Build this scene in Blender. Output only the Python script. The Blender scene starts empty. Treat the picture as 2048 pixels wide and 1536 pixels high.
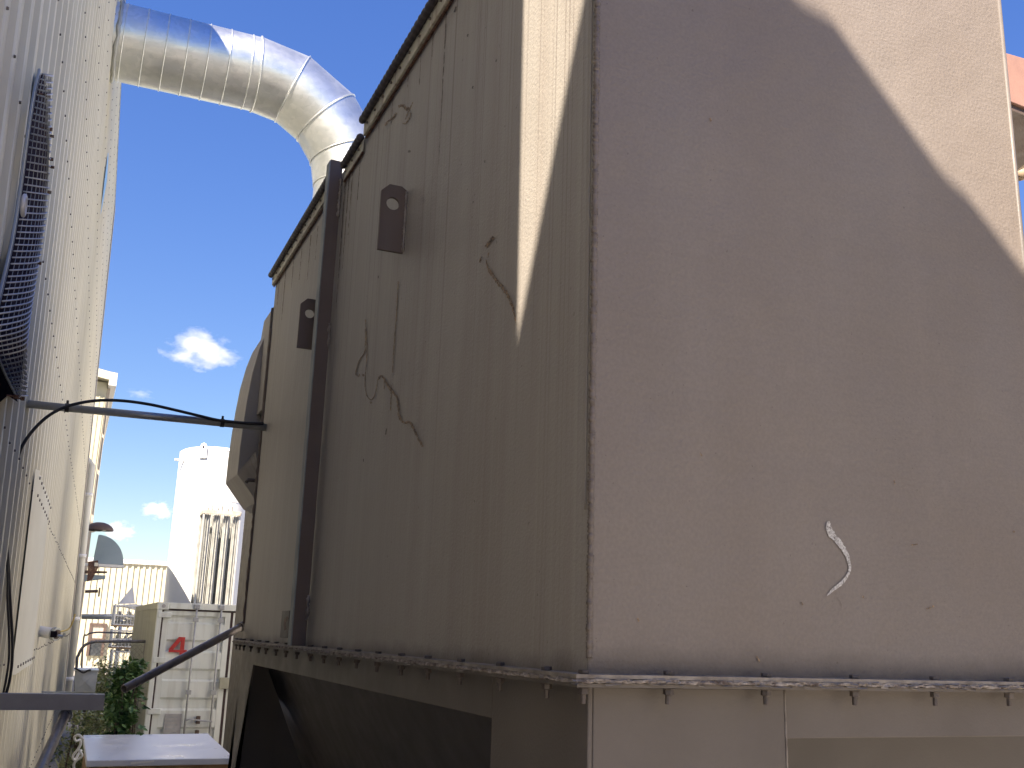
import bpy, bmesh, math, random
from mathutils import Vector, Matrix, Euler, noise
random.seed(7)
PI = math.pi
scn = bpy.context.scene
col = scn.collection

# ------------------------------------------------------------------ camera
EYE = Vector((0, 0, 2.2))                       # eye height above the yard
F = 2029.2                                      # focal length in photo pixels (2048 wide)
RW = ((0.91813975, -0.39501925, 0.03129211), (0.12341368, 0.2100189, -0.96987686), (0.37654809, 0.89434437, 0.24157748))
cd = bpy.data.cameras.new('camera')
cam = bpy.data.objects.new('camera', cd)
col.objects.link(cam)
m3 = Matrix(((RW[0][0], -RW[1][0], -RW[2][0]), (RW[0][1], -RW[1][1], -RW[2][1]), (RW[0][2], -RW[1][2], -RW[2][2])))
cam.matrix_world = Matrix.Translation(EYE) @ m3.to_4x4()
cd.sensor_width = 36; cd.sensor_fit = 'HORIZONTAL'; cd.lens = 36 * F / 2048
cd.clip_start = 0.05; cd.clip_end = 5000
scn.camera = cam
scn.cycles.volume_bounces = 6
scn.render.resolution_x = 1024; scn.render.resolution_y = 768

# ------------------------------------------------------------------ light
SUN_AZ = math.radians(45); SUN_EL = math.radians(48)
TRAVEL = Vector((math.sin(SUN_AZ) * math.cos(SUN_EL), math.cos(SUN_AZ) * math.cos(SUN_EL), -math.sin(SUN_EL)))
world = bpy.data.worlds.new('World'); scn.world = world
world.use_nodes = True
nt = world.node_tree; nt.nodes.clear()
sky = nt.nodes.new('ShaderNodeTexSky'); sky.sky_type = 'NISHITA'; sky.sun_disc = False
sky.sun_elevation = SUN_EL; sky.sun_rotation = PI + SUN_AZ
sky.altitude = 0; sky.air_density = 1.5; sky.dust_density = 0.0; sky.ozone_density = 8.0
bg = nt.nodes.new('ShaderNodeBackground'); bg.inputs['Strength'].default_value = 0.076
wo = nt.nodes.new('ShaderNodeOutputWorld')
gm = nt.nodes.new('ShaderNodeHueSaturation'); gm.inputs['Saturation'].default_value = 1.33; gm.inputs['Hue'].default_value = 0.526; gm.inputs['Value'].default_value = 0.80
gg = nt.nodes.new('ShaderNodeGamma'); gg.inputs[1].default_value = 0.75
nt.links.new(sky.outputs[0], gg.inputs[0]); nt.links.new(gg.outputs[0], gm.inputs['Color']); nt.links.new(gm.outputs[0], bg.inputs[0]); nt.links.new(bg.outputs[0], wo.inputs[0])
sd = bpy.data.lights.new('sun', 'SUN'); sd.energy = 4.1; sd.angle = math.radians(0.4); sd.color = (1.0, 0.87, 0.71)
sun = bpy.data.objects.new('sun', sd); col.objects.link(sun)
sun.rotation_euler = TRAVEL.to_track_quat('-Z', 'Y').to_euler()
scn.view_settings.view_transform = 'Standard'; scn.view_settings.look = 'None'
scn.view_settings.gamma = 1; scn.view_settings.use_curve_mapping = False
scn.view_settings.exposure = 2.1

# ------------------------------------------------------------------ survey helpers: sight lines met with real planes
def ray(x, y):
    a = ((x - 1024) / F, (y - 768) / F, 1.0)
    return Vector([sum(RW[i][j] * a[i] for i in range(3)) for j in range(3)])
def onY(x, y, Y): r = ray(x, y); return EYE + r * (Y / r.y)
def onX(x, y, X): r = ray(x, y); return EYE + r * (X / r.x)
def onZ(x, y, Z): r = ray(x, y); return EYE + r * ((Z - EYE.z) / r.z)
WU = Vector((0.02476623, 0.99969324, -0.00023509)).normalized()
WN = Vector((0.99935266, -0.02475165, 0.02610795)).normalized()
WV = WN.cross(WU).normalized()
if WV.z < 0: WV = -WV
WW = 0.5
WO = EYE - WN * WW                              # point of the cladding plane beside the camera
def onW(x, y, off=0.0): r = ray(x, y); return EYE + r * (-(WW - off) / r.dot(WN))
def wuv(p): d = p - WO; return d.dot(WU), d.dot(WV), d.dot(WN)
def W(u, v, n=0.0): return WO + WU * u + WV * v + WN * n

# ------------------------------------------------------------------ materials
def mat(name, base=(0.5, 0.5, 0.5), rough=0.6, metal=0.0, build=None, spec=0.5):
    m = bpy.data.materials.new(name); m.use_nodes = True
    t = m.node_tree; b = t.nodes['Principled BSDF']
    b.inputs['Base Color'].default_value = (*base, 1); b.inputs['Roughness'].default_value = rough
    b.inputs['Metallic'].default_value = metal; b.inputs['Specular IOR Level'].default_value = spec
    if build: build(t, b)
    return m
def N(t, kind, **kw):
    n = t.nodes.new(kind)
    for k, v in kw.items():
        if k in n.inputs: n.inputs[k].default_value = v
        else: setattr(n, k, v)
    return n
def coords(t, scale=(1, 1, 1), kind='Object'):
    tc = N(t, 'ShaderNodeTexCoord'); mp = N(t, 'ShaderNodeMapping')
    if kind == 'World':
        g = N(t, 'ShaderNodeNewGeometry'); t.links.new(g.outputs['Position'], mp.inputs['Vector'])
    else: t.links.new(tc.outputs[kind], mp.inputs['Vector'])
    mp.inputs['Scale'].default_value = scale
    return mp.outputs[0]
def noi(t, vec, scale, detail=3, rough=0.55, dist=0):
    n = N(t, 'ShaderNodeTexNoise', Scale=scale, Detail=detail, Roughness=rough, Distortion=dist)
    t.links.new(vec, n.inputs['Vector']); return n.outputs['Fac']
def ramp(t, fac, stops, interp='LINEAR'):
    r = N(t, 'ShaderNodeValToRGB'); e = r.color_ramp.elements; r.color_ramp.interpolation = interp
    while len(e) < len(stops): e.new(0.5)
    for i, (p, c) in enumerate(stops):
        e[i].position = p; e[i].color = (*c, 1) if len(c) == 3 else c
    t.links.new(fac, r.inputs[0]); return r.outputs[0]
def mix(t, fac, a, b, mode='MIX'):
    m = N(t, 'ShaderNodeMix', data_type='RGBA', blend_type=mode)
    for v, s in ((fac, m.inputs[0]), (a, m.inputs[6]), (b, m.inputs[7])):
        if isinstance(v, (int, float)): s.default_value = v
        elif isinstance(v, tuple): s.default_value = (*v, 1)
        else: t.links.new(v, s)
    return m.outputs[2]
def g1(v): return (v, v, v)
def mth(t, op, a, b=0.0):
    m = N(t, 'ShaderNodeMath', operation=op)
    for v, s in ((a, m.inputs[0]), (b, m.inputs[1])):
        if isinstance(v, (int, float)): s.default_value = v
        else: t.links.new(v, s)
    return m.outputs[0]
def bump(t, b, h, strength=0.3, dist=0.002):
    n = N(t, 'ShaderNodeBump', Strength=strength, Distance=dist)
    t.links.new(h, n.inputs['Height']); t.links.new(n.outputs[0], b.inputs['Normal'])

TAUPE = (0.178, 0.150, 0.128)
def housing_left(t, b):                         # rain streaked paint; base lightened in place of missing bounce light
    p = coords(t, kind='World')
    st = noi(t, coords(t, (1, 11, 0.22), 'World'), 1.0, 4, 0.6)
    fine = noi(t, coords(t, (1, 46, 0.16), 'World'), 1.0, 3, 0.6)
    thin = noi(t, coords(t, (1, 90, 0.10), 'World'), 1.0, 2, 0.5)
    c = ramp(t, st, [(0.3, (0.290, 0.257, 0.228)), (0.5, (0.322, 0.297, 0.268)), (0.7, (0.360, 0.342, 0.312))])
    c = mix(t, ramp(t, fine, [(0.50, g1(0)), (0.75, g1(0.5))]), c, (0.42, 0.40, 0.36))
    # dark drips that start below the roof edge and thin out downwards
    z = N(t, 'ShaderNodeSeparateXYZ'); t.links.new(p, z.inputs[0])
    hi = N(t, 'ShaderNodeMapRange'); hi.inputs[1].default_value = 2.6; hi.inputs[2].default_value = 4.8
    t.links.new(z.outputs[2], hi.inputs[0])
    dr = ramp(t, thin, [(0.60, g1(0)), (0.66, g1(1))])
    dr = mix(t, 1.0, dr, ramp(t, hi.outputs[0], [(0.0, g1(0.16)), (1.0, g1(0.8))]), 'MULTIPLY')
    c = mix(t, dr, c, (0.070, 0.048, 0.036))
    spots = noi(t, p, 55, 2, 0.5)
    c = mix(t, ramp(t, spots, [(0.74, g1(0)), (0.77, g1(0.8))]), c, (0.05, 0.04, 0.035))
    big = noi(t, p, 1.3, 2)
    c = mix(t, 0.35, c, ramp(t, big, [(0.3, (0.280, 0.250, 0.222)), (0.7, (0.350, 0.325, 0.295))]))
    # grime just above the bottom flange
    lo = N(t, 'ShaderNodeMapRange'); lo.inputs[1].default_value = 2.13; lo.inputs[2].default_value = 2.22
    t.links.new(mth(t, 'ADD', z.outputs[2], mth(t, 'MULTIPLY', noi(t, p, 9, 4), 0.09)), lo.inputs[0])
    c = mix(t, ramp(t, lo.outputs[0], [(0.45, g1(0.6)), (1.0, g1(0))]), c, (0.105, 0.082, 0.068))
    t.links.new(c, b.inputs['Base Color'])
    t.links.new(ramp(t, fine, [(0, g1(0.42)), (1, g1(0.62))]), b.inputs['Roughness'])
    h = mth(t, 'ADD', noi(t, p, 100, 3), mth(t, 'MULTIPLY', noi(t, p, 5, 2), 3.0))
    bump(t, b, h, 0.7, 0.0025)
def housing_front(t, b):                        # dusty brushed paint with faded discs
    p = coords(t, kind='World')
    c = ramp(t, noi(t, p, 1.4, 3, 0.5), [(0.3, (0.190, 0.164, 0.146)), (0.7, (0.222, 0.197, 0.180))])
    c = mix(t, ramp(t, noi(t, coords(t, (3, 1, 60), 'World'), 1, 4), [(0.45, g1(0)), (0.8, g1(0.13))]), c, (0.15, 0.115, 0.09))
    c = mix(t, ramp(t, noi(t, coords(t, (9, 1, 0.5), 'World'), 1, 3), [(0.5, g1(0)), (0.8, g1(0.12))]), c, (0.30, 0.25, 0.21))
    v = N(t, 'ShaderNodeTexVoronoi', Scale=7.5, Randomness=1.0); t.links.new(coords(t, (1, 1, 0.8), 'World'), v.inputs['Vector'])
    c = mix(t, ramp(t, v.outputs['Distance'], [(0.0, g1(0.13)), (0.10, g1(0.09)), (0.17, g1(0))]), c, (0.29, 0.26, 0.24))
    c = mix(t, ramp(t, noi(t, p, 42, 3), [(0.72, g1(0)), (0.76, g1(0.7))]), c, (0.09, 0.07, 0.06))
    c = mix(t, ramp(t, noi(t, p, 31, 2), [(0.78, g1(0)), (0.80, g1(0.7))]), c, (0.36, 0.33, 0.30))
    c = mix(t, ramp(t, noi(t, coords(t, (2.2, 1, 0.55), 'World'), 1, 2), [(0.40, g1(0)), (0.68, g1(0.5))]), c, (0.190, 0.158, 0.134))
    c = mix(t, 0.10, c, ramp(t, noi(t, p, 110, 2), [(0.35, g1(0.02)), (0.65, g1(0.5))]), 'OVERLAY')
    c = mix(t, ramp(t, noi(t, p, 95, 1), [(0.76, g1(0)), (0.79, g1(0.55))]), c, (0.07, 0.055, 0.05))
    z = N(t, 'ShaderNodeSeparateXYZ'); t.links.new(p, z.inputs[0])
    lo = N(t, 'ShaderNodeMapRange'); lo.inputs[1].default_value = 2.14; lo.inputs[2].default_value = 2.24
    t.links.new(mth(t, 'ADD', z.outputs[2], mth(t, 'MULTIPLY', noi(t, p, 14, 4), 0.07)), lo.inputs[0])
    c = mix(t, ramp(t, lo.outputs[0], [(0.3, g1(0.65)), (0.9, g1(0))]), c, (0.105, 0.085, 0.070))
    t.links.new(c, b.inputs['Base Color'])
    h = mth(t, 'ADD', noi(t, p, 105, 3), mth(t, 'MULTIPLY', noi(t, p, 4, 2), 5.0))
    h = mth(t, 'ADD', h, mth(t, 'MULTIPLY', noi(t, coords(t, (9, 1, 130), 'World'), 1, 3), .35))
    bump(t, b, h, 0.75, 0.0024)
    b.inputs['Roughness'].default_value = 0.46
def dusty(c0, c1, s=6, bmp=0.3, fine=150, rough=(0.45, 0.65), streak=None):
    def f(t, b):
        p = coords(t, kind='World')
        c = ramp(t, noi(t, p, s, 4, 0.6), [(0.3, c0), (0.7, c1)])
        if streak:
            c = mix(t, ramp(t, noi(t, coords(t, (streak[0], streak[0], streak[1]), 'World'), 1, 3), [(0.5, g1(0)), (0.75, g1(streak[2]))]), c, streak[3])
        t.links.new(c, b.inputs['Base Color'])
        t.links.new(ramp(t, noi(t, p, s * 2, 3), [(0.3, g1(rough[0])), (0.7, g1(rough[1]))]), b.inputs['Roughness'])
        bump(t, b, noi(t, p, fine, 3), bmp, 0.0015)
    return f
def galv(t, b):
    p = coords(t, kind='World')
    v = N(t, 'ShaderNodeTexVoronoi', Scale=16, Randomness=1.0); t.links.new(p, v.inputs['Vector'])
    sp = N(t, 'ShaderNodeSeparateColor'); t.links.new(v.outputs['Color'], sp.inputs[0])
    c = ramp(t, sp.outputs[0], [(0, (0.68, 0.71, 0.71)), (1, (0.78, 0.80, 0.80))])
    c = mix(t, ramp(t, noi(t, p, 1.8, 4), [(0.4, g1(0)), (0.75, g1(0.4))]), c, (0.60, 0.64, 0.65))
    t.links.new(c, b.inputs['Base Color'])
    t.links.new(ramp(t, noi(t, p, 3, 4), [(0.3, g1(0.30)), (0.7, g1(0.44))]), b.inputs['Roughness'])
    bump(t, b, noi(t, coords(t, (1.5, 5, 5), 'World'), 1.6, 3), 0.18, 0.02)
def leafmat(c0, c1):
    def f(t, b):
        oi = N(t, 'ShaderNodeNewGeometry')
        c = ramp(t, oi.outputs['Random Per Island'], [(0, c0), (1, c1)])
        t.links.new(c, b.inputs['Base Color'])
        b.inputs['Roughness'].default_value = 0.5
        b.inputs['Subsurface Weight'].default_value = 0.0
    return f

M = {}
M['left'] = mat('streaked_taupe_light_lifted', TAUPE, 0.5, 0, housing_left)
M['front'] = mat('taupe_paint_dusty', TAUPE, 0.5, 0, housing_front)
M['taupe'] = mat('taupe_paint', TAUPE, 0.5, 0, dusty((0.112, 0.098, 0.089), (0.150, 0.133, 0.122), 5, 0.5))
M['brown'] = mat('dark_brown_paint', TAUPE, 0.5, 0, dusty((0.105, 0.077, 0.062), (0.135, 0.100, 0.082), 7, 0.5, streak=(14, 0.8, 0.4, (0.14, 0.12, 0.11))))
M['edge'] = mat('worn_blue_lit_edge', TAUPE, 0.4, 0, dusty((0.16, 0.19, 0.20), (0.30, 0.33, 0.33), 12, 0.5, streak=(60, 1.5, 0.8, (0.08, 0.06, 0.05))))  # blue-grey tone paints in the light on the post's outer side
M['weld'] = mat('painted_weld', TAUPE, 0.35, 0, dusty((0.12, 0.098, 0.082), (0.20, 0.17, 0.15), 60, 0.6, 90, (0.25, 0.5)))
M['flange'] = mat('scuffed_flange', TAUPE, 0.5, 0, dusty((0.13, 0.108, 0.094), (0.32, 0.29, 0.255), 22, 0.6, 90))
M['gasket'] = mat('torn_gasket', TAUPE, 0.9, 0, dusty((0.08, 0.055, 0.045), (0.40, 0.36, 0.32), 45, 1.0, 120, (0.8, 0.95)))
M['bolt'] = mat('painted_bolt', (0.09, 0.075, 0.07), 0.45, 0, dusty((0.06, 0.048, 0.044), (0.13, 0.11, 0.10), 40, 0.5, 160, (0.35, 0.6)))
M['roll'] = mat('dark_edge_seal', (0.03, 0.028, 0.034), 0.55, 0, dusty((0.028, 0.024, 0.030), (0.06, 0.05, 0.055), 30, 0.4))
M['strip'] = mat('pale_edge_strip', (0.4, 0.38, 0.3), 0.6, 0, dusty((0.46, 0.44, 0.35), (0.60, 0.58, 0.47), 14, 0.3, streak=(30, 2, 0.7, (0.16, 0.08, 0.04))))
M['rust'] = mat('rusty_drips', (0.12, 0.05, 0.03), 0.85, 0, dusty((0.075, 0.034, 0.022), (0.17, 0.085, 0.05), 30, 0.6))
M['scratch'] = mat('torn_paint_scar', (0.2, 0.13, 0.08), 0.8, 0, dusty((0.075, 0.048, 0.032), (0.42, 0.30, 0.19), 70, 1.0, 200, (0.6, 0.9)))
M['chalk'] = mat('white_chalk', (0.6, 0.6, 0.58), 0.9, 0, dusty((0.36, 0.34, 0.325), (0.70, 0.70, 0.67), 160, 0.3, 300, (0.8, 0.95)))
def patchy(m, scale, lo, hi):
    t = m.node_tree; b = t.nodes['Principled BSDF']
    t.links.new(ramp(t, noi(t, coords(t, kind='World'), scale, 3, .7), [(lo, g1(0)), (hi, g1(1))]), b.inputs['Alpha'])
patchy(M['scratch'], 120, .40, .50); patchy(M['chalk'], 190, .26, .52); patchy(M['rust'], 60, .30, .50)
M['drip'] = mat('brown_drip', TAUPE, 0.6, 0, dusty((0.10, 0.070, 0.055), (0.16, 0.12, 0.10), 20, 0.2)); patchy(M['drip'], 40, .36, .60)
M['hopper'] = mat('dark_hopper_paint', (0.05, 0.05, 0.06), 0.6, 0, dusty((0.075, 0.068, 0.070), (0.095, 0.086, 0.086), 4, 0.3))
M['galv'] = mat('galvanised_sheet', (0.6, 0.62, 0.62), 0.3, 0.92, galv)
M['galv_dull'] = mat('dull_galvanised', (0.4, 0.42, 0.43), 0.5, 0.6, dusty((0.34, 0.36, 0.37), (0.46, 0.48, 0.48), 9, 0.3, rough=(0.4, 0.6)))
M['chan'] = mat('grey_channel_steel', (0.2, 0.2, 0.2), 0.5, 0.2, dusty((0.30, 0.28, 0.27), (0.38, 0.36, 0.345), 9, 0.3, rough=(0.4, 0.6)))
M['tube'] = mat('grey_steel_tube', (0.2, 0.22, 0.25), 0.4, 0.5, dusty((0.32, 0.33, 0.34), (0.44, 0.45, 0.46), 14, 0.3, rough=(0.3, 0.5)))
M['pipe'] = mat('brown_steel_tube', (0.2, 0.18, 0.16), 0.35, 0.5, dusty((0.24, 0.21, 0.19), (0.38, 0.34, 0.31), 14, 0.3, rough=(0.25, 0.45)))
M['clad'] = mat('cream_cladding', (0.5, 0.48, 0.38), 0.45, 0, dusty((0.60, 0.56, 0.43), (0.68, 0.64, 0.50), 1.2, 0.1, 30, (0.4, 0.55), streak=(7, 0.25, 0.3, (0.38, 0.33, 0.22))))
M['clad_pale'] = mat('pale_cladding', (0.6, 0.6, 0.5), 0.45, 0, dusty((0.50, 0.47, 0.34), (0.58, 0.55, 0.42), 1.0, 0.1, 30, (0.4, 0.5)))
M['clad_edge'] = mat('edge_flashing', (0.5, 0.45, 0.37), 0.45, 0, dusty((0.44, 0.38, 0.31), (0.56, 0.50, 0.41), 3, 0.1, 30, streak=(20, 3, 0.5, (0.20, 0.10, 0.07))))
M['sheet'] = mat('translucent_ribbed_sheet', (0.66, 0.68, 0.68), 0.3, 0, dusty((0.58, 0.57, 0.50), (0.66, 0.65, 0.58), 2, 0.02, 12, (0.4, 0.5)))
M['screw'] = mat('cladding_screw', (0.12, 0.11, 0.10), 0.5, 0.2, dusty((0.09, 0.08, 0.075), (0.2, 0.17, 0.15), 30, 0.2))
M['roof'] = mat('roof_sheet', (0.3, 0.3, 0.3), 0.6, 0, dusty((0.26, 0.26, 0.25), (0.34, 0.34, 0.33), 2, 0.1))
M['blue'] = mat('blue_film', (0.16, 0.36, 0.62), 0.4, 0, dusty((0.13, 0.32, 0.58), (0.30, 0.52, 0.76), 12, 0.3))
M['wire'] = mat('galvanised_wire', (0.62, 0.63, 0.68), 0.35, 0.3, dusty((0.55, 0.56, 0.62), (0.70, 0.71, 0.75), 20, 0.1))
M['black'] = mat('black_rubber', (0.015, 0.014, 0.016), 0.5, 0, dusty((0.012, 0.011, 0.013), (0.022, 0.02, 0.022), 20, 0.2))
M['void'] = mat('dark_opening', (0.012, 0.010, 0.014), 0.8, 0, dusty((0.010, 0.009, 0.012), (0.018, 0.015, 0.02), 10, 0.2, rough=(.9, 1)), spec=0.0)
M['louvre'] = mat('dark_grey_louvre', (0.08, 0.07, 0.09), 0.6, 0, dusty((0.03, 0.025, 0.035), (0.05, 0.042, 0.055), 6, 0.2, rough=(.9, 1)), spec=0.0)
M['red'] = mat('red_paint', (0.5, 0.03, 0.03), 0.5, 0, dusty((0.42, 0.025, 0.03), (0.55, 0.06, 0.05), 9, 0.1))
M['white'] = mat('white_paint', (0.8, 0.8, 0.78), 0.4, 0, dusty((0.74, 0.745, 0.73), (0.80, 0.80, 0.785), 1.5, 0.05, 20, (0.35, 0.5)))
M['cont'] = mat('container_white', (0.62, 0.68, 0.66), 0.5, 0, dusty((0.72, 0.76, 0.73), (0.80, 0.82, 0.79), 2.5, 0.15, 60, (0.4, 0.6), streak=(9, 0.8, 0.45, (0.42, 0.40, 0.34))))
M['cont_side'] = mat('container_beige', (0.4, 0.4, 0.33), 0.6, 0, dusty((0.36, 0.36, 0.29), (0.46, 0.46, 0.38), 2, 0.15, 60, streak=(9, 0.6, 0.4, (0.28, 0.25, 0.18))))
M['seal'] = mat('door_gasket', (0.04, 0.02, 0.025), 0.7, 0, dusty((0.035, 0.018, 0.022), (0.06, 0.035, 0.035), 10, 0.1))
M['rod'] = mat('lock_rod', (0.42, 0.43, 0.46), 0.45, 0.4, dusty((0.34, 0.35, 0.38), (0.50, 0.51, 0.53), 12, 0.2))
M['card'] = mat('faded_placard', (0.45, 0.44, 0.44), 0.6, 0, dusty((0.38, 0.36, 0.37), (0.52, 0.51, 0.51), 9, 0.1))
M['alu'] = mat('aluminium_fin', (0.6, 0.6, 0.58), 0.4, 0.6, dusty((0.50, 0.50, 0.47), (0.64, 0.64, 0.61), 3, 0.1))
M['wood'] = mat('weathered_wood', (0.3, 0.2, 0.1), 0.8, 0, dusty((0.25, 0.15, 0.07), (0.40, 0.27, 0.14), 12, 0.4, 60, (0.7, 0.9)))
M['board'] = mat('white_board', (0.62, 0.64, 0.72), 0.35, 0, dusty((0.58, 0.60, 0.66), (0.68, 0.70, 0.75), 2, 0.1, 40, (0.25, 0.5)))
M['pink'] = mat('pink_brown_beam', (0.36, 0.2, 0.15), 0.5, 0, dusty((0.29, 0.165, 0.130), (0.36, 0.21, 0.165), 3, 0.2))
M['sand'] = mat('sandy_paint', (0.5, 0.4, 0.28), 0.6, 0, dusty((0.30, 0.22, 0.15), (0.42, 0.32, 0.22), 3, 0.2))
M['blueplate'] = mat('blue_grey_sheet', (0.25, 0.32, 0.37), 0.4, 0.2, dusty((0.24, 0.31, 0.36), (0.31, 0.38, 0.43), 2, 0.1))
M['gate'] = mat('gate_tube', (0.28, 0.26, 0.26), 0.5, 0.4, dusty((0.20, 0.18, 0.18), (0.34, 0.32, 0.31), 10, 0.2))
M['doorbrown'] = mat('brown_door_frame', (0.16, 0.10, 0.075), 0.6, 0, dusty((0.075, 0.052, 0.042), (0.12, 0.082, 0.066), 5, 0.2))
M['glass'] = mat('window_glass', (0.05, 0.055, 0.06), 0.08, 0, dusty((0.04, 0.045, 0.05), (0.07, 0.075, 0.08), 2, 0.02, 10, (0.05, 0.12)))
M['leaf'] = mat('bush_leaf', (0.06, 0.12, 0.03), 0.5, 0, leafmat((0.045, 0.11, 0.028), (0.13, 0.22, 0.065)))
M['weed'] = mat('dry_grass', (0.16, 0.17, 0.07), 0.6, 0, leafmat((0.10, 0.16, 0.045), (0.34, 0.34, 0.17)))
M['twig'] = mat('bush_stem', (0.10, 0.07, 0.045), 0.8, 0, dusty((0.07, 0.05, 0.03), (0.13, 0.09, 0.06), 20, 0.3))
M['ground'] = mat('yard_gravel', (0.2, 0.18, 0.15), 0.9, 0, dusty((0.27, 0.245, 0.21), (0.42, 0.385, 0.33), 3, 0.8, 30, (0.85, 0.95)))
M['lampglass'] = mat('lamp_lens', (0.8, 0.76, 0.62), 0.3, 0, dusty((0.74, 0.70, 0.58), (0.82, 0.78, 0.66), 8, 0.1))
M['yellow'] = mat('yellow_wire', (0.5, 0.38, 0.12), 0.5, 0, dusty((0.45, 0.34, 0.10), (0.55, 0.42, 0.16), 8, 0.1))
M['block'] = mat('concrete_wall', (0.35, 0.34, 0.32), 0.85, 0, dusty((0.30, 0.29, 0.27), (0.40, 0.39, 0.365), 1.5, 0.5, 25, (0.8, 0.95)))

# ------------------------------------------------------------------ mesh helpers
def obj(name, bm, m, parent=None, smooth=False, bevel=0, seg=2, kind=None, label=None):
    me = bpy.data.meshes.new(name)
    if smooth:
        for f in bm.faces: f.smooth = True
    bm.to_mesh(me); bm.free()
    for x in (m if isinstance(m, (list, tuple)) else [m]): me.materials.append(x)
    o = bpy.data.objects.new(name, me); col.objects.link(o)
    if parent: o.parent = parent
    if bevel:
        b = o.modifiers.new('bevel', 'BEVEL'); b.width = bevel; b.segments = seg; b.limit_method = 'ANGLE'; b.angle_limit = 0.6
    if kind: o['kind'] = kind
    if label: o['label'] = label
    return o
def thing(name, label, cat, group=None, loc=None):
    o = bpy.data.objects.new(name, None); col.objects.link(o); o.empty_display_size = 0.1
    o['label'] = label; o['category'] = cat
    if group: o['group'] = group
    return o
def tag(o, label, cat, group=None):
    o['label'] = label; o['category'] = cat
    if group: o['group'] = group
    return o
def box(bm, a, b, mi=0):
    a = Vector(a); b = Vector(b)
    vs = [bm.verts.new((x, y, z)) for x in (a.x, b.x) for y in (a.y, b.y) for z in (a.z, b.z)]
    for f in ((0, 1, 3, 2), (4, 6, 7, 5), (0, 4, 5, 1), (2, 3, 7, 6), (0, 2, 6, 4), (1, 5, 7, 3)):
        bm.faces.new([vs[i] for i in f]).material_index = mi
    return vs
def frame_box(bm, o, ax, ay, az, sx, sy, sz):
    """box centred on o with half extents along three unit axes"""
    vs = [bm.verts.new(o + ax * i * sx + ay * j * sy + az * k * sz) for i in (-1, 1) for j in (-1, 1) for k in (-1, 1)]
    for f in ((0, 1, 3, 2), (4, 6, 7, 5), (0, 4, 5, 1), (2, 3, 7, 6), (0, 2, 6, 4), (1, 5, 7, 3)): bm.faces.new([vs[i] for i in f])
def prism(bm, pts, d, mi=0):
    """extrude a polygon of 3d points by vector d"""
    d = Vector(d)
    a = [bm.verts.new(p) for p in pts]; b = [bm.verts.new(Vector(p) + d) for p in pts]
    n = len(pts)
    bm.faces.new(a).material_index = mi; bm.faces.new(b[::-1]).material_index = mi
    for i in range(n): bm.faces.new((a[i], b[i], b[(i + 1) % n], a[(i + 1) % n])).material_index = mi
def tube(bm, pts, r, seg=12, cap=True, rfun=None):
    pts = [Vector(p) for p in pts]; rings = []
    t0 = (pts[1] - pts[0]).normalized()
    up = Vector((0, 0, 1)) if abs(t0.z) < 0.9 else Vector((1, 0, 0))
    nx = t0.cross(up).normalized()
    for i, p in enumerate(pts):
        t = (pts[min(i + 1, len(pts) - 1)] - pts[max(i - 1, 0)]).normalized()
        nx = (nx - t * nx.dot(t)).normalized(); ny = t.cross(nx)
        rr = rfun(i) if rfun else r
        rings.append([bm.verts.new(p + (nx * math.cos(2 * PI * k / seg) + ny * math.sin(2 * PI * k / seg)) * rr) for k in range(seg)])
    for a, b in zip(rings, rings[1:]):
        for k in range(seg): bm.faces.new((a[k], a[(k + 1) % seg], b[(k + 1) % seg], b[k]))
    if cap:
        bm.faces.new(rings[0][::-1]); bm.faces.new(rings[-1])
    return rings
def pipe_open(bm, a, b, r, th, seg=20):
    """hollow tube with open ends"""
    a = Vector(a); b = Vector(b); t = (b - a).normalized()
    up = Vector((0, 0, 1)) if abs(t.z) < 0.9 else Vector((1, 0, 0)); nx = t.cross(up).normalized(); ny = t.cross(nx)
    def ring(p, rr): return [bm.verts.new(p + (nx * math.cos(2 * PI * k / seg) + ny * math.sin(2 * PI * k / seg)) * rr) for k in range(seg)]
    R = [ring(a, r - th), ring(a, r), ring(b, r), ring(b, r - th)]
    for q in range(4):
        A, B = R[q], R[(q + 1) % 4]
        for k in range(seg): bm.faces.new((A[k], A[(k + 1) % seg], B[(k + 1) % seg], B[k]))
def spline(pts, n=8):
    pts = [Vector(p) for p in pts]; out = []
    P = [pts[0] * 2 - pts[1]] + pts + [pts[-1] * 2 - pts[-2]]
    for i in range(1, len(P) - 2):
        for k in range(n):
            t = k / n; a, b, c, d = P[i - 1], P[i], P[i + 1], P[i + 2]
            out.append(0.5 * ((2 * b) + (c - a) * t + (2 * a - 5 * b + 4 * c - d) * t * t + (3 * b - a - 3 * c + d) * t ** 3))
    out.append(pts[-1]); return out
def B(): return bmesh.new()
def fixn(bm): bmesh.ops.recalc_face_normals(bm, faces=bm.faces)
def dup(o, loc=None, parent=None):
    c = o.copy(); col.objects.link(c)
    if loc is not None: c.location = loc
    if parent is not None: c.parent = parent
    return c

# ------------------------------------------------------------------ ground
bm = B()
G = 90
n = 60
grid = [[None] * (n + 1) for _ in range(n + 1)]
for i in range(n + 1):
    for j in range(n + 1):
        x = -G + 2 * G * i / n; y = -G + 20 + 2 * G * j / n
        grid[i][j] = bm.verts.new((x, y, 0.04 * noise.noise(Vector((x * 0.3, y * 0.3, 0)))))
for i in range(n):
    for j in range(n): bm.faces.new((grid[i][j], grid[i + 1][j], grid[i + 1][j + 1], grid[i][j + 1]))
# wide apron to the horizon
S = 3000
c4 = [bm.verts.new(p) for p in ((-S, -S, -0.05), (S, -S, -0.05), (S, S, -0.05), (-S, S, -0.05))]
bm.faces.new(c4)
obj('ground', bm, M['ground'], kind='structure')

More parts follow.
